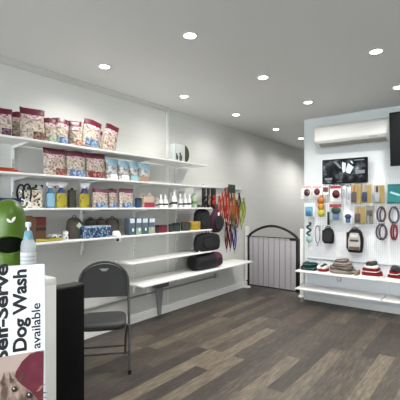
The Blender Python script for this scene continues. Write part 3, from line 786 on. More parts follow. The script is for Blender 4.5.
def phook(x, z, L=.12):
    b = B(); b.tube([(x, 5.385, z), (x, 5.385 - L, z - .002), (x, 5.385 - L - .006, z + .014)], .0028, 8)
    b.box((x, 5.376, z), (.02, .006, .035), bev=.002)
    b.build('hook', CHROME, peg)
SXs = [(1.20, 2.325), (2.335, 3.3)]
for (x0, x1), la, lb in zip(SXs, ('upper display shelf holding teal and striped dog coats', 'upper display shelf holding the last red coat, cut by the frame'), ('lower empty display shelf beside the gate', 'lower empty display shelf cut by the frame')):
    for z_, lab in ((.495, la), (.245, lb)):
        t = thing('display_shelf', lab, 'shelf', (0, 0, z_), 0, 'display shelves under the pegboard')
        B().box(((x0 + x1) / 2, 5.38 - .19, -.010), (x1 - x0, .36, .02), bev=.003).build('board', SHELF, t)
        for x in (x0 + .12, (x0 + x1) / 2 + .06, x1 - .1):
            B().prism([(5.372, -.021), (5.08, -.021), (5.08, -.03), (5.34, -.085), (5.372, -.085)], -.007, .007).build('bracket', STEEL, t, loc=(x, 0, 0), rot=(0, 0, 0))
            br = t.children[-1]; br.rotation_euler = (0, 0, PI / 2); br.location = (x, 0, 0)
xo, to = onY(339, 5.375)
t = thing('power_outlet', 'small grey outlet plate between the two display shelves', 'power outlet', (xo, 5.378, .385))
B().box((0, 0, 0), (.06, .008, .10), bev=.002).build('plate', M('outlet_grey', (176, 178, 178), .5), t)
B().box((0, -.005, .0), (.036, .006, .066), bev=.001).build('socket', M('outlet_face', (212, 212, 210), .5), t)

# air conditioner
x0, _ = onY(314.5, 5.16); x1, _ = onY(389.5, 5.16)
t = thing('air_conditioner', 'white split air conditioner mounted high on the back wall', 'air conditioner', ((x0 + x1) / 2, 5.395, 2.262))
w = x1 - x0
prof = [(0, 0), (-.10, .0), (-.20, .035), (-.228, .065), (-.235, .10), (-.235, .225), (-.215, .27), (-.17, .29), (0, .29)]
b = B(); b.loft([[Vector((x, y_, z_)) for y_, z_ in prof] for x in (-w / 2, w / 2)])
b.build('casing', M('aircon_white', (232, 232, 226), .4), t, sharp=30)
B().box((0, -.238, .17), (w * .985, .008, .19), bev=.003).build('front_panel', M('aircon_panel', (238, 238, 232), .35), t)
B().box((0, -.239, .252), (w * .97, .006, .006)).build('top_slot', M('slot_dark', (96, 94, 88), .6), t)
B().box((0, -.155, .017), (w * .9, .11, .006), rot=Matrix.Rotation(-.33, 4, 'X')).build('louvre', M('louvre_grey', (150, 150, 146), .5), t)
B().box((w * .3, -.232, .06), (.10, .008, .012), bev=.001).build('display', M('aircon_grey', (176, 176, 172), .5), t)
for s_ in (-1, 1):
    b = B(); b.loft([[Vector((s_ * (w / 2 + dx), y_ * k, .145 + (z_ - .145) * k)) for y_, z_ in prof] for dx, k in ((0, 1.0), (.010, .985))])
    b.build('end_cap', M('aircon_end', (206, 206, 198), .45), t, sharp=30)
# CCTV screen
x0, t0 = onY(322.5, 5.30); x1, t1 = onY(367.5, 5.30)
zm, hh = (zat(160, t0) + zat(183, t0) + zat(158.7, t1) + zat(182, t1)) / 4, .345
w = x1 - x0
scr = thing('wall_monitor', 'small wall screen showing grey camera pictures above the pegboard', 'monitor', ((x0 + x1) / 2, 5.30, zm))
B().box((0, .008, 0), (w, .04, hh), bev=.005).build('bezel', M('matte_black_bezel', (8, 8, 9), .6, spec=.15), scr)
B().box((0, .06, 0), (.12, .07, .12), bev=.004).build('wall_mount', BLACKM, scr)
m = M('screen_picture', (30, 32, 34), .5, emit=.0, spec=.12); nt, bs = nodes(m)
no = nn(nt, 'ShaderNodeTexNoise'); no.inputs['Scale'].default_value = 9; no.inputs['Detail'].default_value = 4
nt.links.new(objco(nt), no.inputs['Vector'])
cr = ramp(nt, no.outputs['Fac'], [(.38, (8, 9, 11)), (.5, (24, 26, 29)), (.62, (66, 70, 74)), (.75, (120, 126, 130))])
nt.links.new(cr, bs.inputs['Base Color']); nt.links.new(cr, bs.inputs['Emission Color']); bs.inputs['Emission Strength'].default_value = .35
B().box((0, -.0125, 0), (w - .03, .003, hh - .03)).build('display', m, scr)
pic = M('screen_light', (168, 176, 180), .4, emit=.45)
def quad(pts, nm, mm=pic):
    # pts in 0..1 of the display
    B().prism([((u - .5) * (w - .03), (v - .5) * (hh - .03)) for u, v in pts], -.0155, -.0138).build(nm, mm, scr)
quad([(.24, .97), (.36, .86), (.45, .62), (.40, .62)], 'picture_tile', M('screen_mid', (96, 102, 106), .4, emit=.35))
quad([(.46, .90), (.545, .84), (.535, .48), (.48, .42), (.455, .60)], 'picture_tile')
quad([(.60, .84), (.655, .74), (.725, .64), (.64, .36), (.56, .42), (.545, .54)], 'picture_tile')
quad([(.655, .94), (.70, .88), (.71, .78), (.66, .86)], 'picture_tile')
quad([(.04, .22), (.22, .22), (.22, .12), (.04, .12)], 'picture_tile', M('screen_mid'))
quad([(.78, .50), (.97, .50), (.97, .36), (.76, .34)], 'picture_tile', M('screen_mid'))
quad([(.74, .96), (.96, .96), (.96, .92), (.74, .92)], 'picture_tile', M('screen_mid'))
# black television
t = thing('television', 'large black television on a wall arm beside the air conditioner, cut by the frame', 'television', (2.99, 5.02, 2.225), (.12, 0, .0))
B().box((0, 0, 0), (1.12, .045, .65), bev=.008).build('housing', M('black_gloss_plastic', (14, 15, 16), .45, spec=.2), t)
B().box((0, -.0235, .005), (1.09, .003, .61)).build('screen', M('dark_screen', (8, 9, 10), .4, spec=.15), t)
B().box((0, .05, 0), (.4, .06, .35), bev=.01).build('rear_cover', BLACK, t)
B().box((0, .21, 0), (.08, .32, .06), bev=.006).build('wall_arm', BLACKM, t)
B().box((0, .366, -.03), (.2, .02, .16), rot=Matrix.Rotation(-.12, 4, 'X'), bev=.004).build('wall_plate', BLACKM, t)

# ------------------------------------------------------------------ pegboard stock
def Q(px0, px1, yt, yb, Y=5.30):
    x0, t0 = onY(px0, Y); x1, t1 = onY(px1, Y); tm = (t0 + t1) / 2
    return (x0 + x1) / 2, x1 - x0, zat(yb, tm), zat(yt, tm)
GP = 'carded goods on the pegboard'
def carded(name, cat, px0, px1, yt, yb, card, lab, toyf, Y=5.30, holes=True, header=None):
    x, w, z0, z1 = Q(px0, px1, yt, yb, Y); h = z1 - z0
    t = thing(name, lab, cat, (x, Y, z0), 0, GP)
    if card: B().box((0, 0, h / 2), (w, .004, h), bev=.001).build('backing_card', card, t)
    if header: B().box((0, -.0035, h * .9), (w * .98, .003, h * .18)).build('header', header, t)
    toyf(t, w, h)
    phook(x, z1 - min(.02, h * .1), .10)
    return t
PKC = M('pink_card', (226, 176, 180), .6); DKB = M('dark_ball', (54, 40, 48), .5); RDB = M('maroon_ball', (128, 36, 50), .5)
def balltoy(m1, fr_=.5, s=.4, m2=None):
    def f(t, w, h):
        B().ball((w * (fr_ - .5), -.5 * s * w, h * .48), (w * s, w * s * .8, min(h * .45, w * s * 1.15)), 16).build('ball', m1, t)
        if m2: B().tube([(w * (fr_ - .5) + w * s * .8 * math.cos(q), -w * s, h * .48 + w * s * .5 * math.sin(q)) for q in [2 * PI * k / 16 for k in range(16)]], .005, 6, closed=True).build('band', m2, t)
    return f
carded('carded_toy', 'carded toy', 301.5, 311.5, 185.5, 199, CARDW, 'pink and white card with dark ball, first on the top pegboard row', balltoy(DKB, .6, .3, PKC), header=PKC)
carded('carded_toy', 'carded toy', 313, 322, 186, 197, CARDW, 'white card with small maroon ball, second on the top pegboard row', balltoy(RDB, .5, .32, DKB), header=PKC)
carded('carded_toy', 'carded toy', 323, 328.5, 186, 195, CARDW, 'tiny card with brown patch between two ball cards', lambda t, w, h: B().box((0, -.008, h * .62), (w * .9, .012, h * .5), bev=.004).build('toy', M('brown_toy', (130, 74, 62), .6), t))
carded('carded_toy', 'carded toy', 330.5, 341, 185.5, 202, CARDW, 'red and pink card with largest dark red ball on the top row', balltoy(M('deep_red_ball', (92, 22, 34), .5), .58, .36, M('crimson_band', (180, 44, 66), .5)), header=M('crimson_card', (190, 70, 84), .6))
for a, c, yt, yb, lab in ((342.5, 346, 186, 198, 'narrow grey and white pack beside the red ball card'), (347, 350.5, 187, 202, 'narrow pale pack beside the first yellow brush card')):
    carded('carded_comb', 'comb', a, c, yt, yb, M('pale_grey_card', (214, 216, 220), .6), lab, lambda t, w, h: B().box((0, -.008, h * .45), (w * .6, .012, h * .6), bev=.004).build('comb', M('grey_tool', (150, 154, 164), .5), t))
YC = M('mustard_card', (184, 158, 88), .6); TA = M('tan_card', (168, 152, 120), .6)
def brush(mh, mp):
    def f(t, w, h):
        B().box((-w * .2, -.010, h * .34), (w * .5, .016, h * .52), bev=.006).build('brush_head', mh, t)
        B().cyl((-w * .2, -.010, h * .6), (-w * .2, -.010, h * .93), w * .10, w * .08, 12).build('brush_handle', mp, t)
        B().box((w * .27, -.004, h * .48), (w * .40, .004, h * .9)).build('printed_strip', YC, t)
    return f
NAVY = M('navy_tool', (52, 62, 96), .5); GREYT = M('grey_tool')
for a, c, yt, yb, mh, mp, lab in [
    (351, 361, 184, 203.5, M('charcoal_tool', (70, 66, 66), .5), M('coral_tool', (224, 130, 96), .5), 'yellow brush card with coral handle on the top pegboard row'),
    (362, 371.5, 184.5, 203, NAVY, GREYT, 'yellow brush card with navy head, middle of the three brush cards'),
    (374, 384.5, 185, 203.5, GREYT, NAVY, 'brush card with grey head beside the teal pack')]:
    carded('carded_brush', 'grooming brush', a, c, yt, yb, TA, lab, brush(mh, mp))
carded('towel_pack', 'towel pack', 387.5, 402, 184, 203.5, M('teal_card', (30, 140, 142), .5), 'teal cloth pack at the frame edge on the pegboard', lambda t, w, h: (B().box((0, -.018, h * .45), (w * .94, .03, h * .84), bev=.012, seg=3).build('cloth', M('teal_cloth', (58, 158, 160), .8), t), B().box((w * .05, -.0345, h * .5), (w * .7, .003, h * .1), rot=Matrix.Rotation(.35, 4, 'Y')).build('label_stripe', M('pale_teal', (190, 226, 224), .6), t)))
# second row
def bluepack(t, w, h):
    B().box((0, -.014, h * .42), (w * .74, .024, h * .72), bev=.01, seg=3).build('toy', M('sky_blue_toy', (120, 176, 200), .5), t)
    B().ball((0, -.03, h * .3), (w * .28, .014, h * .2)).build('toy_front', M('blue_toy', (74, 138, 184), .5), t)
carded('carded_toy', 'carded toy', 304.5, 314.5, 203.5, 217, M('clear_card', (224, 230, 232), .4), 'pack with light blue toy below the pink ball card', bluepack)
x, w, z0, z1 = Q(317, 325.5, 197, 216.5); h = z1 - z0
t = thing('rope_toy', 'orange to yellow three ball toy hanging on the pegboard', 'dog toy', (x, 5.29, z0), 0, GP)
for k, (zz, rr, m_) in enumerate([(.82, .44, M('orange_rubber', (214, 122, 36), .35)), (.5, .38, M('amber_rubber', (228, 160, 50), .35)), (.18, .42, M('lemon_rubber', (222, 212, 70), .35))]):
    B().ball((0, 0, h * zz), (w * rr, .035, h * .2), 18).build('ball', m_, t)
B().tube([(.012 * math.cos(q), 0, h * 1.03 + .016 * math.sin(q)) for q in [2 * PI * k / 12 for k in range(12)]], .004, 6, closed=True).build('loop', M('orange_rubber'), t)
phook(x, h + z0 + .012, .11)
def darkpack(a, b_):
    def f(t, w, h):
        B().ball((w * .08, -.02, h * .62), (w * .4, .02, h * .22)).build('toy', a, t)
        B().box((w * .06, -.014, h * .26), (w * .55, .02, h * .36), bev=.008).build('toy_base', b_, t)
    return f
carded('carded_toy', 'carded toy', 329.5, 341.5, 204, 220.5, M('sage_card', (156, 176, 172), .6), 'sage pack with dark green and slate toy under the red ball card', darkpack(M('dark_green_toy', (50, 72, 62), .6), M('slate_toy', (104, 120, 158), .6)), header=M('crimson_card'))
carded('carded_toy', 'carded toy', 327.3, 329.8, 212, 225, M('black_card'), 'thin black tool strip beside the sage pack', lambda t, w, h: B().box((0, -.008, h * .5), (w * .6, .012, h * .8), bev=.003).build('tool', BLACK, t))
carded('carded_toy', 'carded toy', 343.5, 352, 212, 223.5, M('white_card'), 'small white card with navy and blue clippers', darkpack(M('navy_tool'), M('mid_blue', (62, 118, 176), .5)))
carded('carded_brush', 'grooming brush', 354.5, 365, 206.5, 224, TA, 'yellow brush card in the second row beside the white clipper card', brush(M('charcoal_tool'), M('tan_tool', (200, 150, 110), .5)))
carded('carded_brush', 'grooming brush', 366, 373.5, 205.5, 224, M('olive_card', (124, 122, 104), .6), 'dark narrow brush card beside the brown collar', lambda t, w, h: (B().box((-.0, -.01, h * .6), (w * .7, .016, h * .3), bev=.006).build('brush_head', M('charcoal_tool'), t), B().cyl((-w * .15, -.01, .0), (-w * .15, -.01, h * .5), w * .1, n=10).build('brush_handle', GREYT, t)))
def collar(px0, px1, yt, yb, m1, m2, lab, cat='dog collar'):
    x, w, z0, z1 = Q(px0, px1, yt, yb, 5.30); h = z1 - z0
    t = thing('dog_collar', lab, cat, (x, 5.30, z0), 0, 'collars on the pegboard')
    B().tube([(w * .43 * math.cos(q) * (1 - .18 * math.sin(q)), .01 * math.sin(2 * q), h * .5 + h * .47 * math.sin(q)) for q in [2 * PI * k / 26 for k in range(26)]], .012, 8, closed=True, flat=.012).build('band', m1, t)
    B().tube([(w * .27 * math.cos(q) + .01, .022 + .01 * math.sin(q), h * .48 + h * .40 * math.sin(q)) for q in [2 * PI * k / 24 for k in range(24)]], .010, 8, closed=True).build('inner_band', m2, t)
    B().box((w * .05, -.006, h * .05), (.045, .024, .03), bev=.006).build('buckle', BLACK, t)
    B().tube([(w * .05 + .014 * math.cos(q), -.02, h * .05 - .02 + .014 * math.sin(q)) for q in [2 * PI * k / 12 for k in range(12)]], .0025, 6, closed=True).build('ring', CHROME, t)
    phook(x, z1 - .02, .11)
BRN = M('brown_leather', (96, 66, 58), .6); SLT = M('slate_webbing', (70, 72, 80), .7); GRW = M('pale_webbing', (170, 172, 176), .7)
collar(376.5, 386, 206.5, 222, BRN, SLT, 'brown looped collar beside the narrow brush card')
collar(388.5, 399.5, 206.5, 223.5, SLT, GRW, 'slate round collar under the teal pack')
collar(375.5, 387.5, 223.5, 240, SLT, M('mauve_webbing', (120, 84, 96), .7), 'slate and mauve collar under the brown one')
collar(390.5, 397.5, 223.5, 240, M('red_webbing', (158, 52, 62), .7), M('red_webbing'), 'red collar hanging at the frame edge')
# third row
carded('carded_toy', 'carded toy', 305.5, 312.5, 222, 243, None, 'teal and black rope toy hanging low at the pegboard end', lambda t, w, h: (B().tube([(w * .3 * math.sin(k * 1.1), -.008, h * .98 - h * .62 * k / 12) for k in range(13)], .014, 8).build('rope', M('teal_black_rope', (52, 88, 84), .8), t), B().ball((0, -.01, h * .18), (w * .42, .025, h * .17)).build('knot', M('pale_teal_knot', (150, 184, 182), .8), t)))
carded('hanging_lead', 'dog lead', 314.5, 320.5, 225, 246, None, 'grey and mauve lead in loops beside the black harness', lambda t, w, h: (B().tube([(w * .4 * math.cos(q), 0, h * .56 + h * .42 * math.sin(q)) for q in [2 * PI * k / 20 for k in range(20)]], .008, 8, closed=True).build('webbing', M('mauve_grey', (140, 130, 146), .7), t), B().cyl((0, 0, h * .16), (0, 0, 0), .007, n=10).build('clip', CHROME, t)))
def harness(px0, px1, yt, yb, mb, mp, lab):
    x, w, z0, z1 = Q(px0, px1, yt, yb, 5.30); h = z1 - z0
    t = thing('dog_harness', lab, 'dog harness', (x, 5.31, z0), 0, 'harnesses on the pegboard')
    pr = [(0, .72), (.04, .86), (.3, .98), (.6, 1.0), (.85, .82), (.95, .62), (1, .35)]
    B().loft([[Vector((w / 2 * s_ * math.copysign(abs(math.cos(q)) ** .7, math.cos(q)), .035 * math.copysign(abs(math.sin(q)) ** .8, math.sin(q)), v * h)) for q in [2 * PI * k / 22 for k in range(22)]] for v, s_ in pr]).build('vest', mb, t, sharp=60)
    B().prism([(-w * .34, h * .12), (w * .34, h * .12), (w * .38, h * .5), (w * .24, h * .84), (-w * .24, h * .84), (-w * .38, h * .5)], -.05, -.02, bev=.006).build('chest_panel', mp, t)
    for s_ in (-1, 1): B().box((s_ * w * .40, -.038, h * .5), (w * .14, .012, h * .72), bev=.005).build('side_strap', BFAB, t)
    B().tube([(w * .2 * math.cos(q), -.02, h * .95 + .035 * math.sin(q)) for q in [PI * k / 10 for k in range(11)]], .007, 8).build('handle', BFAB, t)
    phook(x, z1 + .01, .1)
    return t, w, h
harness(322.5, 334, 228, 243.5, BFAB, M('dark_mesh_panel', (40, 40, 42), .9), 'small black harness hanging under the sage pack')
t, w, h = harness(346.5, 363.5, 229, 252.5, M('black_nylon'), M('grey_beige_panel', (176, 172, 166), .8), 'large black harness with grey front panel above the striped coats')
B().box((0, -.053, h * .52), (w * .5, .006, h * .08), bev=.002).build('dark_stripe', M('charcoal_tool'), t)
B().box((0, -.053, h * .2), (w * .62, .006, h * .12), bev=.002).build('dark_band', M('brown_band', (96, 84, 74), .7), t)
B().box((0, -.053, h * .70), (w * .42, .006, h * .14), bev=.002).build('pale_patch', M('pale_patch', (206, 206, 204), .7), t)

# ------------------------------------------------------------------ folded coats on the display shelf
zs_ = .495
def garment(px0, px1, Y, z, hh_, m, lab, k=0, cuff=None, skew=0.0, dep=.22):
    x, w, _, _ = Q(px0, px1, 260, 270, Y)
    t = thing('folded_coat', lab, 'dog coat', (x, Y + dep / 2, z), skew, 'folded dog coats on the display shelf')
    rnd = random.Random(k * 13 + int(px0))
    def ring(v, s_):
        r = []
        for q in [2 * PI * i / 28 for i in range(28)]:
            c, s = math.cos(q), math.sin(q)
            wob = 1 + .07 * math.sin(3 * q + k + int(px0)) + .045 * math.sin(7 * q + 2 * k + v * 5)
            r.append(Vector((w / 2 * s_ * wob * math.copysign(abs(c) ** .6, c), dep / 2 * s_ * wob * math.copysign(abs(s) ** .6, s), v * hh_ + .007 * math.sin(2 * q + k * 2) * v)))
        return r
    B().loft([ring(0, .93), ring(.2, 1), ring(.45, 1.0), ring(.5, .965), ring(.55, 1.0), ring(.82, .97), ring(1, .82), ring(1.04, .4)]).build('fabric', m, t, sharp=60)
    if cuff: B().loft([[Vector((p.x, p.y, p.z)) for p in ring(v, s_ * 1.012)] for v, s_ in ((.05, .97), (.2, 1), (.36, 1.0))], cap=False).build('trim', cuff, t, sharp=60)
TEAL = stripes('teal_knit', [(0, (22, 62, 62)), (.6, (96, 150, 146)), (.72, (18, 50, 52))], 22)
STR = stripes('grey_striped_fleece', [(0, (150, 140, 130)), (.4, (86, 76, 72)), (.7, (176, 166, 154)), (.85, (104, 92, 86))], 30)
STR2 = stripes('brown_striped_fleece', [(0, (112, 98, 90)), (.5, (66, 56, 54)), (.75, (142, 128, 118))], 34)
REDF = M('red_fleece', (150, 22, 40), .95); WHF = M('white_fleece', (232, 222, 214), .95); CHF = M('charcoal_fleece', (58, 58, 58), .95)
def stack(px0, px1, Y, items, name0):
    z = zs_
    for k, (m, hh_, in_, lab, cf) in enumerate(items):
        garment(px0 + in_, px1 - in_, Y, z, hh_, m, lab, k, cf, skew=(.05 + .09 * random.random()) * ((-1) ** k)); z += hh_ * 1.03
stack(299.5, 314.5, 5.10, [(TEAL, .055, 0, 'lower teal striped coat at the gate end of the display shelf', None), (TEAL, .045, 1.5, 'upper teal striped coat at the gate end of the display shelf', None)], '')
stack(316, 326, 5.12, [(REDF, .035, .5, 'dark red coat under a white one in the low stack beside the teal coats', None), (WHF, .035, .5, 'white coat at top of the low stack beside the teal coats', None), (CHF, .015, 3.0, 'small charcoal piece lying on the white coat', None)], '')
stack(327.5, 352, 5.09, [(STR, .055, 0, 'lowest grey striped coat of the tall striped stack', None), (STR2, .05, 1.5, 'second coat up in the tall striped stack', None), (STR, .045, 3.5, 'third coat up in the tall striped stack', None), (STR2, .035, 7, 'small topmost coat of the tall striped stack', None)], '')
stack(353, 357, 5.10, [(M('tan_knit', (150, 128, 108), .95), .05, 0, 'little tan roll between striped stack and red stack', None)], '')
stack(359.5, 380, 5.09, [(REDF, .06, 0, 'lowest red coat with white edge in the red stack under the harness', WHF), (REDF, .05, 2.0, 'middle red coat with white edge in the red stack', WHF), (WHF, .03, 3.0, 'white coat under the charcoal one in the red stack', None), (CHF, .045, 6.0, 'charcoal coat topping the red stack', None)], '')
stack(386.5, 401, 5.09, [(REDF, .06, 0, 'lowest red coat with white edge in the stack at the frame edge', WHF), (REDF, .045, 1.5, 'second red coat with white edge at the frame edge', WHF), (CHF, .045, 2.5, 'charcoal coat topping the stack at the frame edge', None)], '')

# ================================================================== FOLDING CHAIR
chx, chy = .70, 2.05
fwd = Vector((.764, -.644)); ang = math.atan2(fwd.y, fwd.x) + PI / 2     # local -y is the front
t = thing('folding_chair', 'dark grey padded folding chair in front of the shelves', 'chair', (chx, chy, 0), ang)
VIN = M('charcoal_vinyl', (52, 52, 53), .55); CF = M('chair_metal', (58, 58, 60), .4)
W2 = .225
# seat
def rr(a, c, z, n=28, e=.45): return [Vector((a * math.copysign(abs(math.cos(q)) ** e, math.cos(q)), c * math.copysign(abs(math.sin(q)) ** e, math.sin(q)), z)) for q in [2 * PI * k / n for k in range(n)]]
B().loft([rr(.185, .185, .372), rr(.20, .20, .382), rr(.203, .203, .412), rr(.195, .195, .428), rr(.14, .14, .434)]).build('seat', VIN, t, loc=(0, -.02, 0), sharp=60)
# backrest: rounded-top padded panel with a handle hole
yb_, zb0, zb1, hw = .20, .565, .87, .225
def outline(sc=1.0):
    pts = [(-hw, 0), (-hw * .99, .10)]
    n = 18
    for k in range(n + 1):
        a = PI - PI * k / n
        pts.append((hw * .99 * math.cos(a), .10 + .205 * math.sin(a) ** .85))
    pts += [(hw, 0)]
    return pts
out = outline()
hole = [(-.045, .262), (.045, .262), (.018, .238), (-.018, .238)]
tb = bmesh.new()
def addring(pts, y): return [tb.verts.new((p[0], y, p[1])) for p in pts]
edges = []
for pts in (out, hole):
    vs = addring(pts, 0)
    for i in range(len(vs)): edges.append(tb.edges.new((vs[i], vs[(i + 1) % len(vs)])))
bmesh.ops.triangle_fill(tb, use_beauty=True, use_dissolve=False, edges=edges)
r = bmesh.ops.extrude_face_region(tb, geom=tb.faces[:])
bmesh.ops.translate(tb, vec=(0, .035, 0), verts=[v for v in r['geom'] if isinstance(v, bmesh.types.BMVert)])
bmesh.ops.recalc_face_normals(tb, faces=tb.faces)
bb_ = B(); bb_._add(tb)
lean = math.radians(-9)
bo = bb_.build('backrest', VIN, t, loc=(0, yb_ - .035, zb0), rot=(lean, 0, 0), sharp=30)
# main tube frame: front feet up along the sides and over the top of the back
def side(s_): return [(s_ * W2, -.215, .012), (s_ * W2, -.10, .30), (s_ * W2, .03, .45), (s_ * W2 * .99, .15, .60), (s_ * W2 * .985, .175, .72)]
top = []
for k in range(15):
    a = PI - PI * k / 14
    z_ = .685 + .20 * math.sin(a) ** .85
    top.append((W2 * .985 * math.cos(a), .175 + (z_ - .685) * .16, z_))
path = side(-1)[:-1] + top + side(1)[:-1][::-1]
for s_ in (-1, 1):
    B().tube([(s_ * W2, -.215, .012), (s_ * W2, -.13, .22), (s_ * W2, .02, .40), (s_ * W2, .10, .50), (s_ * W2 * .99, .15, .59)], .0115, 10).build('front_leg', CF, t)
    B().tube([(s_ * (W2 - .015), -.08, .38), (s_ * (W2 - .03), .06, .21), (s_ * (W2 - .03), .235, .012)], .0105, 10).build('rear_leg', CF, t)
    B().cyl((s_ * W2, -.215, 0), (s_ * W2, -.212, .035), .0145, n=12).build('foot_cap', BLACK, t)
    B().cyl((s_ * (W2 - .03), .235, 0), (s_ * (W2 - .03), .232, .035), .0135, n=12).build('foot_cap', BLACK, t)
B().tube([(-W2 * .99, .15, .585)] + top + [(W2 * .99, .15, .585)], .0115, 10).build('back_frame', CF, t)
B().cyl((-W2, -.155, .16), (W2, -.155, .16), .008, n=10).build('front_stretcher', CF, t)
B().cyl((-(W2 - .03), .165, .105), (W2 - .03, .165, .105), .008, n=10).build('rear_stretcher', CF, t)

# ================================================================== FOREGROUND: COUNTER, SIGN, DISPENSER, BOTTLE
KX, KY, KZ = 1.77, .9625, 1.067
t = thing('counter', 'white service counter behind the tilted dog wash sign', 'counter', (0, 0, 0))
B().box((KX - .40, (KY + .12) / 2, KZ - .016), (.80, KY - .12, .032), bev=.002).build('top', SHELF, t)
B().box((KX - .40, (KY + .12) / 2, (KZ - .032) / 2), (.80, KY - .12, KZ - .032), bev=.002).build('body', WHITE, t)
x0_, _ = 0, 0
pmk, _ = onY(50, .95)
yk, tk = onX(50.3, KX - .03)
# slim black cabinet
t = thing('slim_cabinet', 'slim black cabinet standing behind the white counter', 'cabinet', (KX - .045, 0, 0))
ky0, ky1 = .975, 1.150
B().box((-.04, (ky0 + ky1) / 2, .495), (.075, ky1 - ky0, .99), bev=.003).build('body', M('black_laminate', (9, 9, 10), .6, spec=.2), t)
B().box((-.04, (ky0 + ky1) / 2, .996), (.08, ky1 - ky0 + .004, .012), bev=.002).build('top', M('dark_laminate', (36, 36, 38), .4), t)
# sandwich board sign
pr_ = at(45, 265, 1.2)
th = math.atan2(.897, .441)
ux = Vector((math.cos(th), math.sin(th), 0))
WS, HS = .56, pr_.z
LEAN = math.radians(-4)
basec = Vector((pr_.x, pr_.y, 0)) - ux * (WS / 2)
nb = Vector((math.sin(th), -math.cos(th), 0))           # front direction
hyp = HS / math.cos(LEAN)
basec = basec + nb * (HS * math.tan(-LEAN))
t = thing('sandwich_board', 'white standing sign with sideways dog wash poster', 'sign', basec, th)
fp = bpy.data.objects.new('front_panel', None)
fpo = B().box((0, .008, hyp / 2 + .0), (WS, .014, hyp), bev=.002).build('front_panel', M('sign_white', (238, 240, 244), .4), t, rot=(LEAN, 0, 0))
off = 2 * HS * math.tan(-LEAN) + .02
B().box((0, -.008, hyp / 2), (WS, .014, hyp), bev=.002).build('rear_panel', M('sign_white'), t, loc=(0, off + .016, 0), rot=(-LEAN, 0, 0))
B().box((0, off / 2 + .004, HS - .03), (.2, off * .3, .02), bev=.002).build('hinge', BLACKM, t)
def pan(u_right, v_down, y): return (WS / 2 - u_right, y, hyp - v_down)
# printed poster
POST = M('poster_paper', (236, 240, 246), .35)
po = B().box((0, -.0005, hyp - .44), (WS - .004, .003, .876)).build('poster', POST, fpo)
def text(s, size, x, z, m, bold=0.0, sx=1.0):
    c = bpy.data.curves.new('lettering', 'FONT'); c.body = s; c.size = size; c.offset = bold; c.extrude = .0006
    c.resolution_u = 4; c.space_character = .98
    ob = bpy.data.objects.new('tmp_text', c); COL.objects.link(ob)
    bpy.context.view_layer.update()
    me = bpy.data.meshes.new_from_object(ob.evaluated_get(bpy.context.evaluated_depsgraph_get()))
    bpy.data.objects.remove(ob); bpy.data.curves.remove(c)
    xs = [v.co.x for v in me.vertices]; 
    me.materials.clear(); me.materials.append(m)
    o = bpy.data.objects.new('lettering', me); COL.objects.link(o)
    # text lies in xy; stand it up facing -y, then turn it to read upward
    o.rotation_euler = (PI / 2, -PI / 2, 0)
    mt = Matrix.Rotation(PI / 2, 4, 'X')
    me.transform(mt @ Matrix.Scale(sx, 4, (1, 0, 0)))
    me.transform(Matrix.Rotation(-PI / 2, 4, 'Y'))
    o.rotation_euler = (0, 0, 0); o.location = (x, -.0026, z); o.parent = po
    return max(xs) - min(xs)
INK = M('ink_black', (22, 22, 26), .5)
# pixel -> position on the panel (depth about 1.2 m)
def onpanel(px, py):
    # intersect the ray with the leaning front plane
    n_ = (Matrix.Rotation(th, 3, 'Z') @ Matrix.Rotation(LEAN, 3, 'X')) @ Vector((0, -1, 0))
    o_ = Vector((CX, 0, CZ)); dx, dy = ray(px); d_ = Vector((dx, dy, (HOR - py) / FPX))
    k_ = (Vector(basec) - o_).dot(n_) / d_.dot(n_)
    pnt = o_ + d_ * k_
    loc = (Matrix.Rotation(th, 3, 'Z') @ Matrix.Rotation(LEAN, 3, 'X')).transposed() @ (pnt - Vector(basec))
    return loc.x, loc.z
def textline(s, pxa, pya, pxtop, pytop, m, capref, bold):
    xa_, za_ = onpanel(pxa, pya); xb_, zb_ = onpanel(pxtop, pytop)
    # measure at size 1 first
    c = bpy.data.curves.new('probe', 'FONT'); c.body = s; c.size = 1.0; c.space_character = .98
    ob = bpy.data.objects.new('probe', c); COL.objects.link(ob); bpy.context.view_layer.update()
    Lx = ob.dimensions.x; bpy.data.objects.remove(ob); bpy.data.curves.remove(c)
    want = zb_ - za_; capw = xa_ - onpanel(capref, pya)[0]
    size = capw / .72
    text(s, size, xa_, za_, m, bold * size, want / (Lx * size))
textline('Self-Serve', 7.5, 361, 7.8, 265.5, INK, -6.5, .030)
textline('Dog Wash', 26.2, 351, 27.2, 271, INK, 12.6, .032)
textline('available', 40.3, 348, 41.3, 303, INK, 31.2, .010)
# poster photograph
def ppoly(pts, nm, m, y):
    B().prism([onpanel(*p) for p in pts], y - .0006, y + .0006).build(nm, m, po)
ppoly([(-30, 362), (44, 349.7), (42.6, 440), (-40, 440)], 'photo_background', M('photo_beige', (176, 158, 148), .45), -.0027)
ppoly([(13, 384), (16, 371), (22, 361), (30, 353.5), (38, 351), (43.6, 351), (42.8, 440), (30, 440), (30, 398), (22, 388)], 'towel_print', speckle('maroon_towel_print', [(0, (92, 30, 46)), (.5, (126, 44, 64)), (1, (150, 66, 84))], 30, .5, 'noise'), -.0040)
FURP = speckle('fur_print', [(0, (64, 48, 42)), (.42, (104, 84, 74)), (.55, (142, 120, 108)), (.7, (176, 156, 142)), (1, (200, 182, 168))], 60, .5, 'noise', (1, 1, .4))
ppoly([(-6, 440), (-4, 392), (-1, 384), (2, 378), (4, 371), (6, 379), (11, 377), (17, 380), (24, 386), (31, 391), (38, 399), (40, 440)], 'dog_print', FURP, -.0052)
rf = random.Random(3)
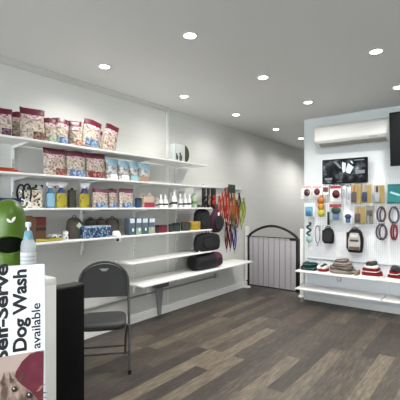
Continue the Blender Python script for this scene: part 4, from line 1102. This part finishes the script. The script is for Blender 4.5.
for k in range(16):
    a_ = PI * (1.05 + .9 * k / 15); cx_, cy_ = 18 + 23 * math.cos(a_), 398 + 20 * math.sin(a_)
    L_ = rf.uniform(5, 9); a2 = a_ + rf.uniform(-.5, .5)
    if cx_ > 24 and cy_ < 386: continue
    ppoly([(cx_ - 1.6, cy_ + 3), (cx_ + L_ * math.cos(a2) * .5 - .8, cy_ + L_ * math.sin(a2) * .6), (cx_ + L_ * math.cos(a2), cy_ + L_ * math.sin(a2)), (cx_ + 1.8, cy_ + 2)], 'fur_tuft_print', M(('tuft_dark_print', 'tuft_pale_print')[k % 2], ((84, 66, 58), (150, 128, 114))[k % 2], .5), -.0058 - .0001 * k)
DKP = M('dark_print_brown', (44, 34, 32), .4)
for (px, py, r) in ((14.5, 388.5, 3.2), (29.5, 394.5, 3.4)):
    ppoly([(px + r * math.cos(q), py + r * .9 * math.sin(q)) for q in [2 * PI * k / 16 for k in range(16)]], 'eye_print', DKP, -.0064)
    ppoly([(px - .8 + .9 * math.cos(q), py - .9 + .8 * math.sin(q)) for q in [2 * PI * k / 10 for k in range(10)]], 'eye_glint', WHB, -.0074)
ppoly([(18.5 + 6 * math.cos(q), 404 + 4.5 * math.sin(q)) for q in [2 * PI * k / 16 for k in range(16)]], 'nose_print', DKP, -.0064)

# green dispenser on the counter
p = at(8.5, 275, 1.80)
t = thing('waste_bag_dispenser', 'lime green domed dispenser with white leaf emblem on the counter', 'dispenser', (p.x, p.y, KZ), math.atan2(-p.y, CX - p.x) + PI / 2 + .06)
LIME = M('lime_plastic', (100, 138, 34), .35, coat=.1)
R_ = .076; HD = zat(199, 1.80) - KZ
prof_ = [(R_ * .90, 0), (R_ * .96, .008), (R_, .03), (R_, HD - .105), (R_ * .985, HD - .085), (R_ * .93, HD - .062), (R_ * .82, HD - .038), (R_ * .62, HD - .016), (R_ * .35, HD - .004), (.0, HD)]
B().lathe(prof_, 36).build('body', LIME, t, sharp=50)
zo = zat(244.5, 1.75) - KZ
bm_ = B()
# opening: dark concave patch wrapped on the front
def wrap(pts, r_in, r_out, cz):
    b = B(); n = len(pts)
    rings = []
    for rr_ in (r_in, r_out):
        rings.append([Vector((rr_ * math.sin(a), -rr_ * math.cos(a), cz + z_)) for a, z_ in pts])
    return b.loft(rings)
ov = [(math.radians(62) * math.cos(q), .046 * math.sin(q) + .004 * math.cos(2 * q)) for q in [2 * PI * k / 36 for k in range(36)]]
def wrapgrid(cz, arx, rz, rad, n=12):
    b = B(); tb = bmesh.new(); rows = []
    for j in range(7):
        f = j / 6
        rows.append([tb.verts.new((rad * math.sin(f * arx * math.cos(q)), -rad * math.cos(f * arx * math.cos(q)), cz + f * rz * math.sin(q))) for q in [2 * PI * k / 36 for k in range(36)]])
    for a, c in zip(rows[1:], rows[2:]):
        for i in range(36): tb.faces.new((a[i], a[(i + 1) % 36], c[(i + 1) % 36], c[i]))
    tb.faces.new(rows[1])
    bmesh.ops.remove_doubles(tb, verts=tb.verts, dist=1e-6)
    for v in list(tb.verts):
        if not v.link_faces: tb.verts.remove(v)
    bmesh.ops.recalc_face_normals(tb, faces=tb.faces)
    r = bmesh.ops.extrude_face_region(tb, geom=tb.faces[:])
    for v in r['geom']:
        if isinstance(v, bmesh.types.BMVert): v.co = Vector((v.co.x * .96, v.co.y * .96, v.co.z))
    bmesh.ops.recalc_face_normals(tb, faces=tb.faces)
    return b._add(tb)
wrapgrid(zo, math.radians(58), .042, R_ * 1.03).build('opening', M('dark_green_inside', (14, 22, 12), .8, spec=.1), t, sharp=60)
rim_ = [Vector((R_ * 1.01 * math.sin(math.radians(58) * math.cos(q)), -R_ * 1.01 * math.cos(math.radians(58) * math.cos(q)), zo + .042 * math.sin(q))) for q in [2 * PI * k / 40 for k in range(40)]]
B().tube(rim_, .004, 8, closed=True).build('opening_rim', LIME, t)
# leaf emblem: two leaves, like a tick
zl = zat(220, 1.74) - KZ
def leaf(a0, z0, a1, z1, wd):
    pts = []
    n = 10
    d = Vector((a1 - a0, z1 - z0)); L = d.length; d.normalize(); nrm = Vector((-d.y, d.x))
    for k in range(n + 1): f = k / n; p_ = Vector((a0, z0)) + d * (L * f) + nrm * (wd * math.sin(PI * f) ** .8); pts.append(p_)
    for k in range(1, n): f = 1 - k / n; p_ = Vector((a0, z0)) + d * (L * f) - nrm * (wd * .55 * math.sin(PI * f)); pts.append(p_)
    rl = R_ * .992
    return [(p_.x / rl, p_.y) for p_ in pts]
b = B()
for pts in (leaf(.008, -.012, -.012, .007, .0075), leaf(.009, -.013, .026, .015, .0085)):
    rings = []
    for rr_ in (R_ * .985, R_ * 1.012): rings.append([Vector((rr_ * math.sin(a), -rr_ * math.cos(a), zl + z_)) for a, z_ in pts])
    b.loft(rings)
b.build('leaf_emblem', M('emblem_white', (244, 246, 240), .4), t)

# sanitiser bottle
p = at(28.3, 279, 1.70)
t = thing('sanitiser_bottle', 'clear pump bottle of sanitiser beside the green dispenser', 'bottle', (p.x, p.y, KZ), math.atan2(-p.y, CX - p.x) + PI / 2)
hb = zat(222, 1.70) - KZ
CL = M('clear_plastic', (206, 214, 216), .12, alpha=.5)
B().lathe([(.028, 0), (.032, .006), (.033, hb * .5), (.033, hb * .58), (.029, hb * .66), (.018, hb * .72), (.013, hb * .74), (.013, hb * .77)], 28).build('bottle', CL, t)
B().lathe([(.0336, hb * .08), (.0336, hb * .48)], 28).build('label', M('pale_label', (214, 218, 220), .5), t)
b = B()
for k in range(5): b.lathe([(.0340, hb * (.14 + .065 * k)), (.0340, hb * (.155 + .065 * k))], 28)
b.build('label_line', M('label_line_grey', (170, 180, 188), .5), t)
B().lathe([(.022, hb * .68), (.020, hb * .74), (.016, hb * .83), (.012, hb * .85)], 20).build('collar', M('pump_blue', (128, 178, 200), .3), t)
B().cyl((0, 0, hb * .84), (0, 0, hb * .94), .0055, n=12).build('pump_stem', WP_, t)
b = B(); b.lathe([(.010, hb * .91), (.0125, hb * .93), (.0125, hb * .985), (.009, hb)], 18); b.box((0, -.024, hb * .965), (.014, .04, .012), bev=.004)
b.build('pump_head', M('pump_white', (222, 234, 240), .3), t)

# ================================================================== LIGHT, WORLD, CAMERA
wd = bpy.data.worlds.new('World'); S.world = wd; wd.use_nodes = True
bg = wd.node_tree.nodes['Background']; bg.inputs[0].default_value = (.90, .95, 1.0, 1); bg.inputs[1].default_value = 6.0
cam = bpy.data.cameras.new('camera'); co = bpy.data.objects.new('camera', cam); COL.objects.link(co)
cam.sensor_width = 36; cam.lens = 36 * FPX / 400; cam.shift_y = (HOR - 200) / 400; cam.clip_start = .02
co.location = (CX, 0, CZ); co.rotation_euler = (PI / 2, 0, YAW)
S.camera = co
vs = S.view_settings
vs.view_transform = 'Standard'; vs.look = 'None'; vs.gamma = 1; vs.use_curve_mapping = False
vs.exposure = 0.86
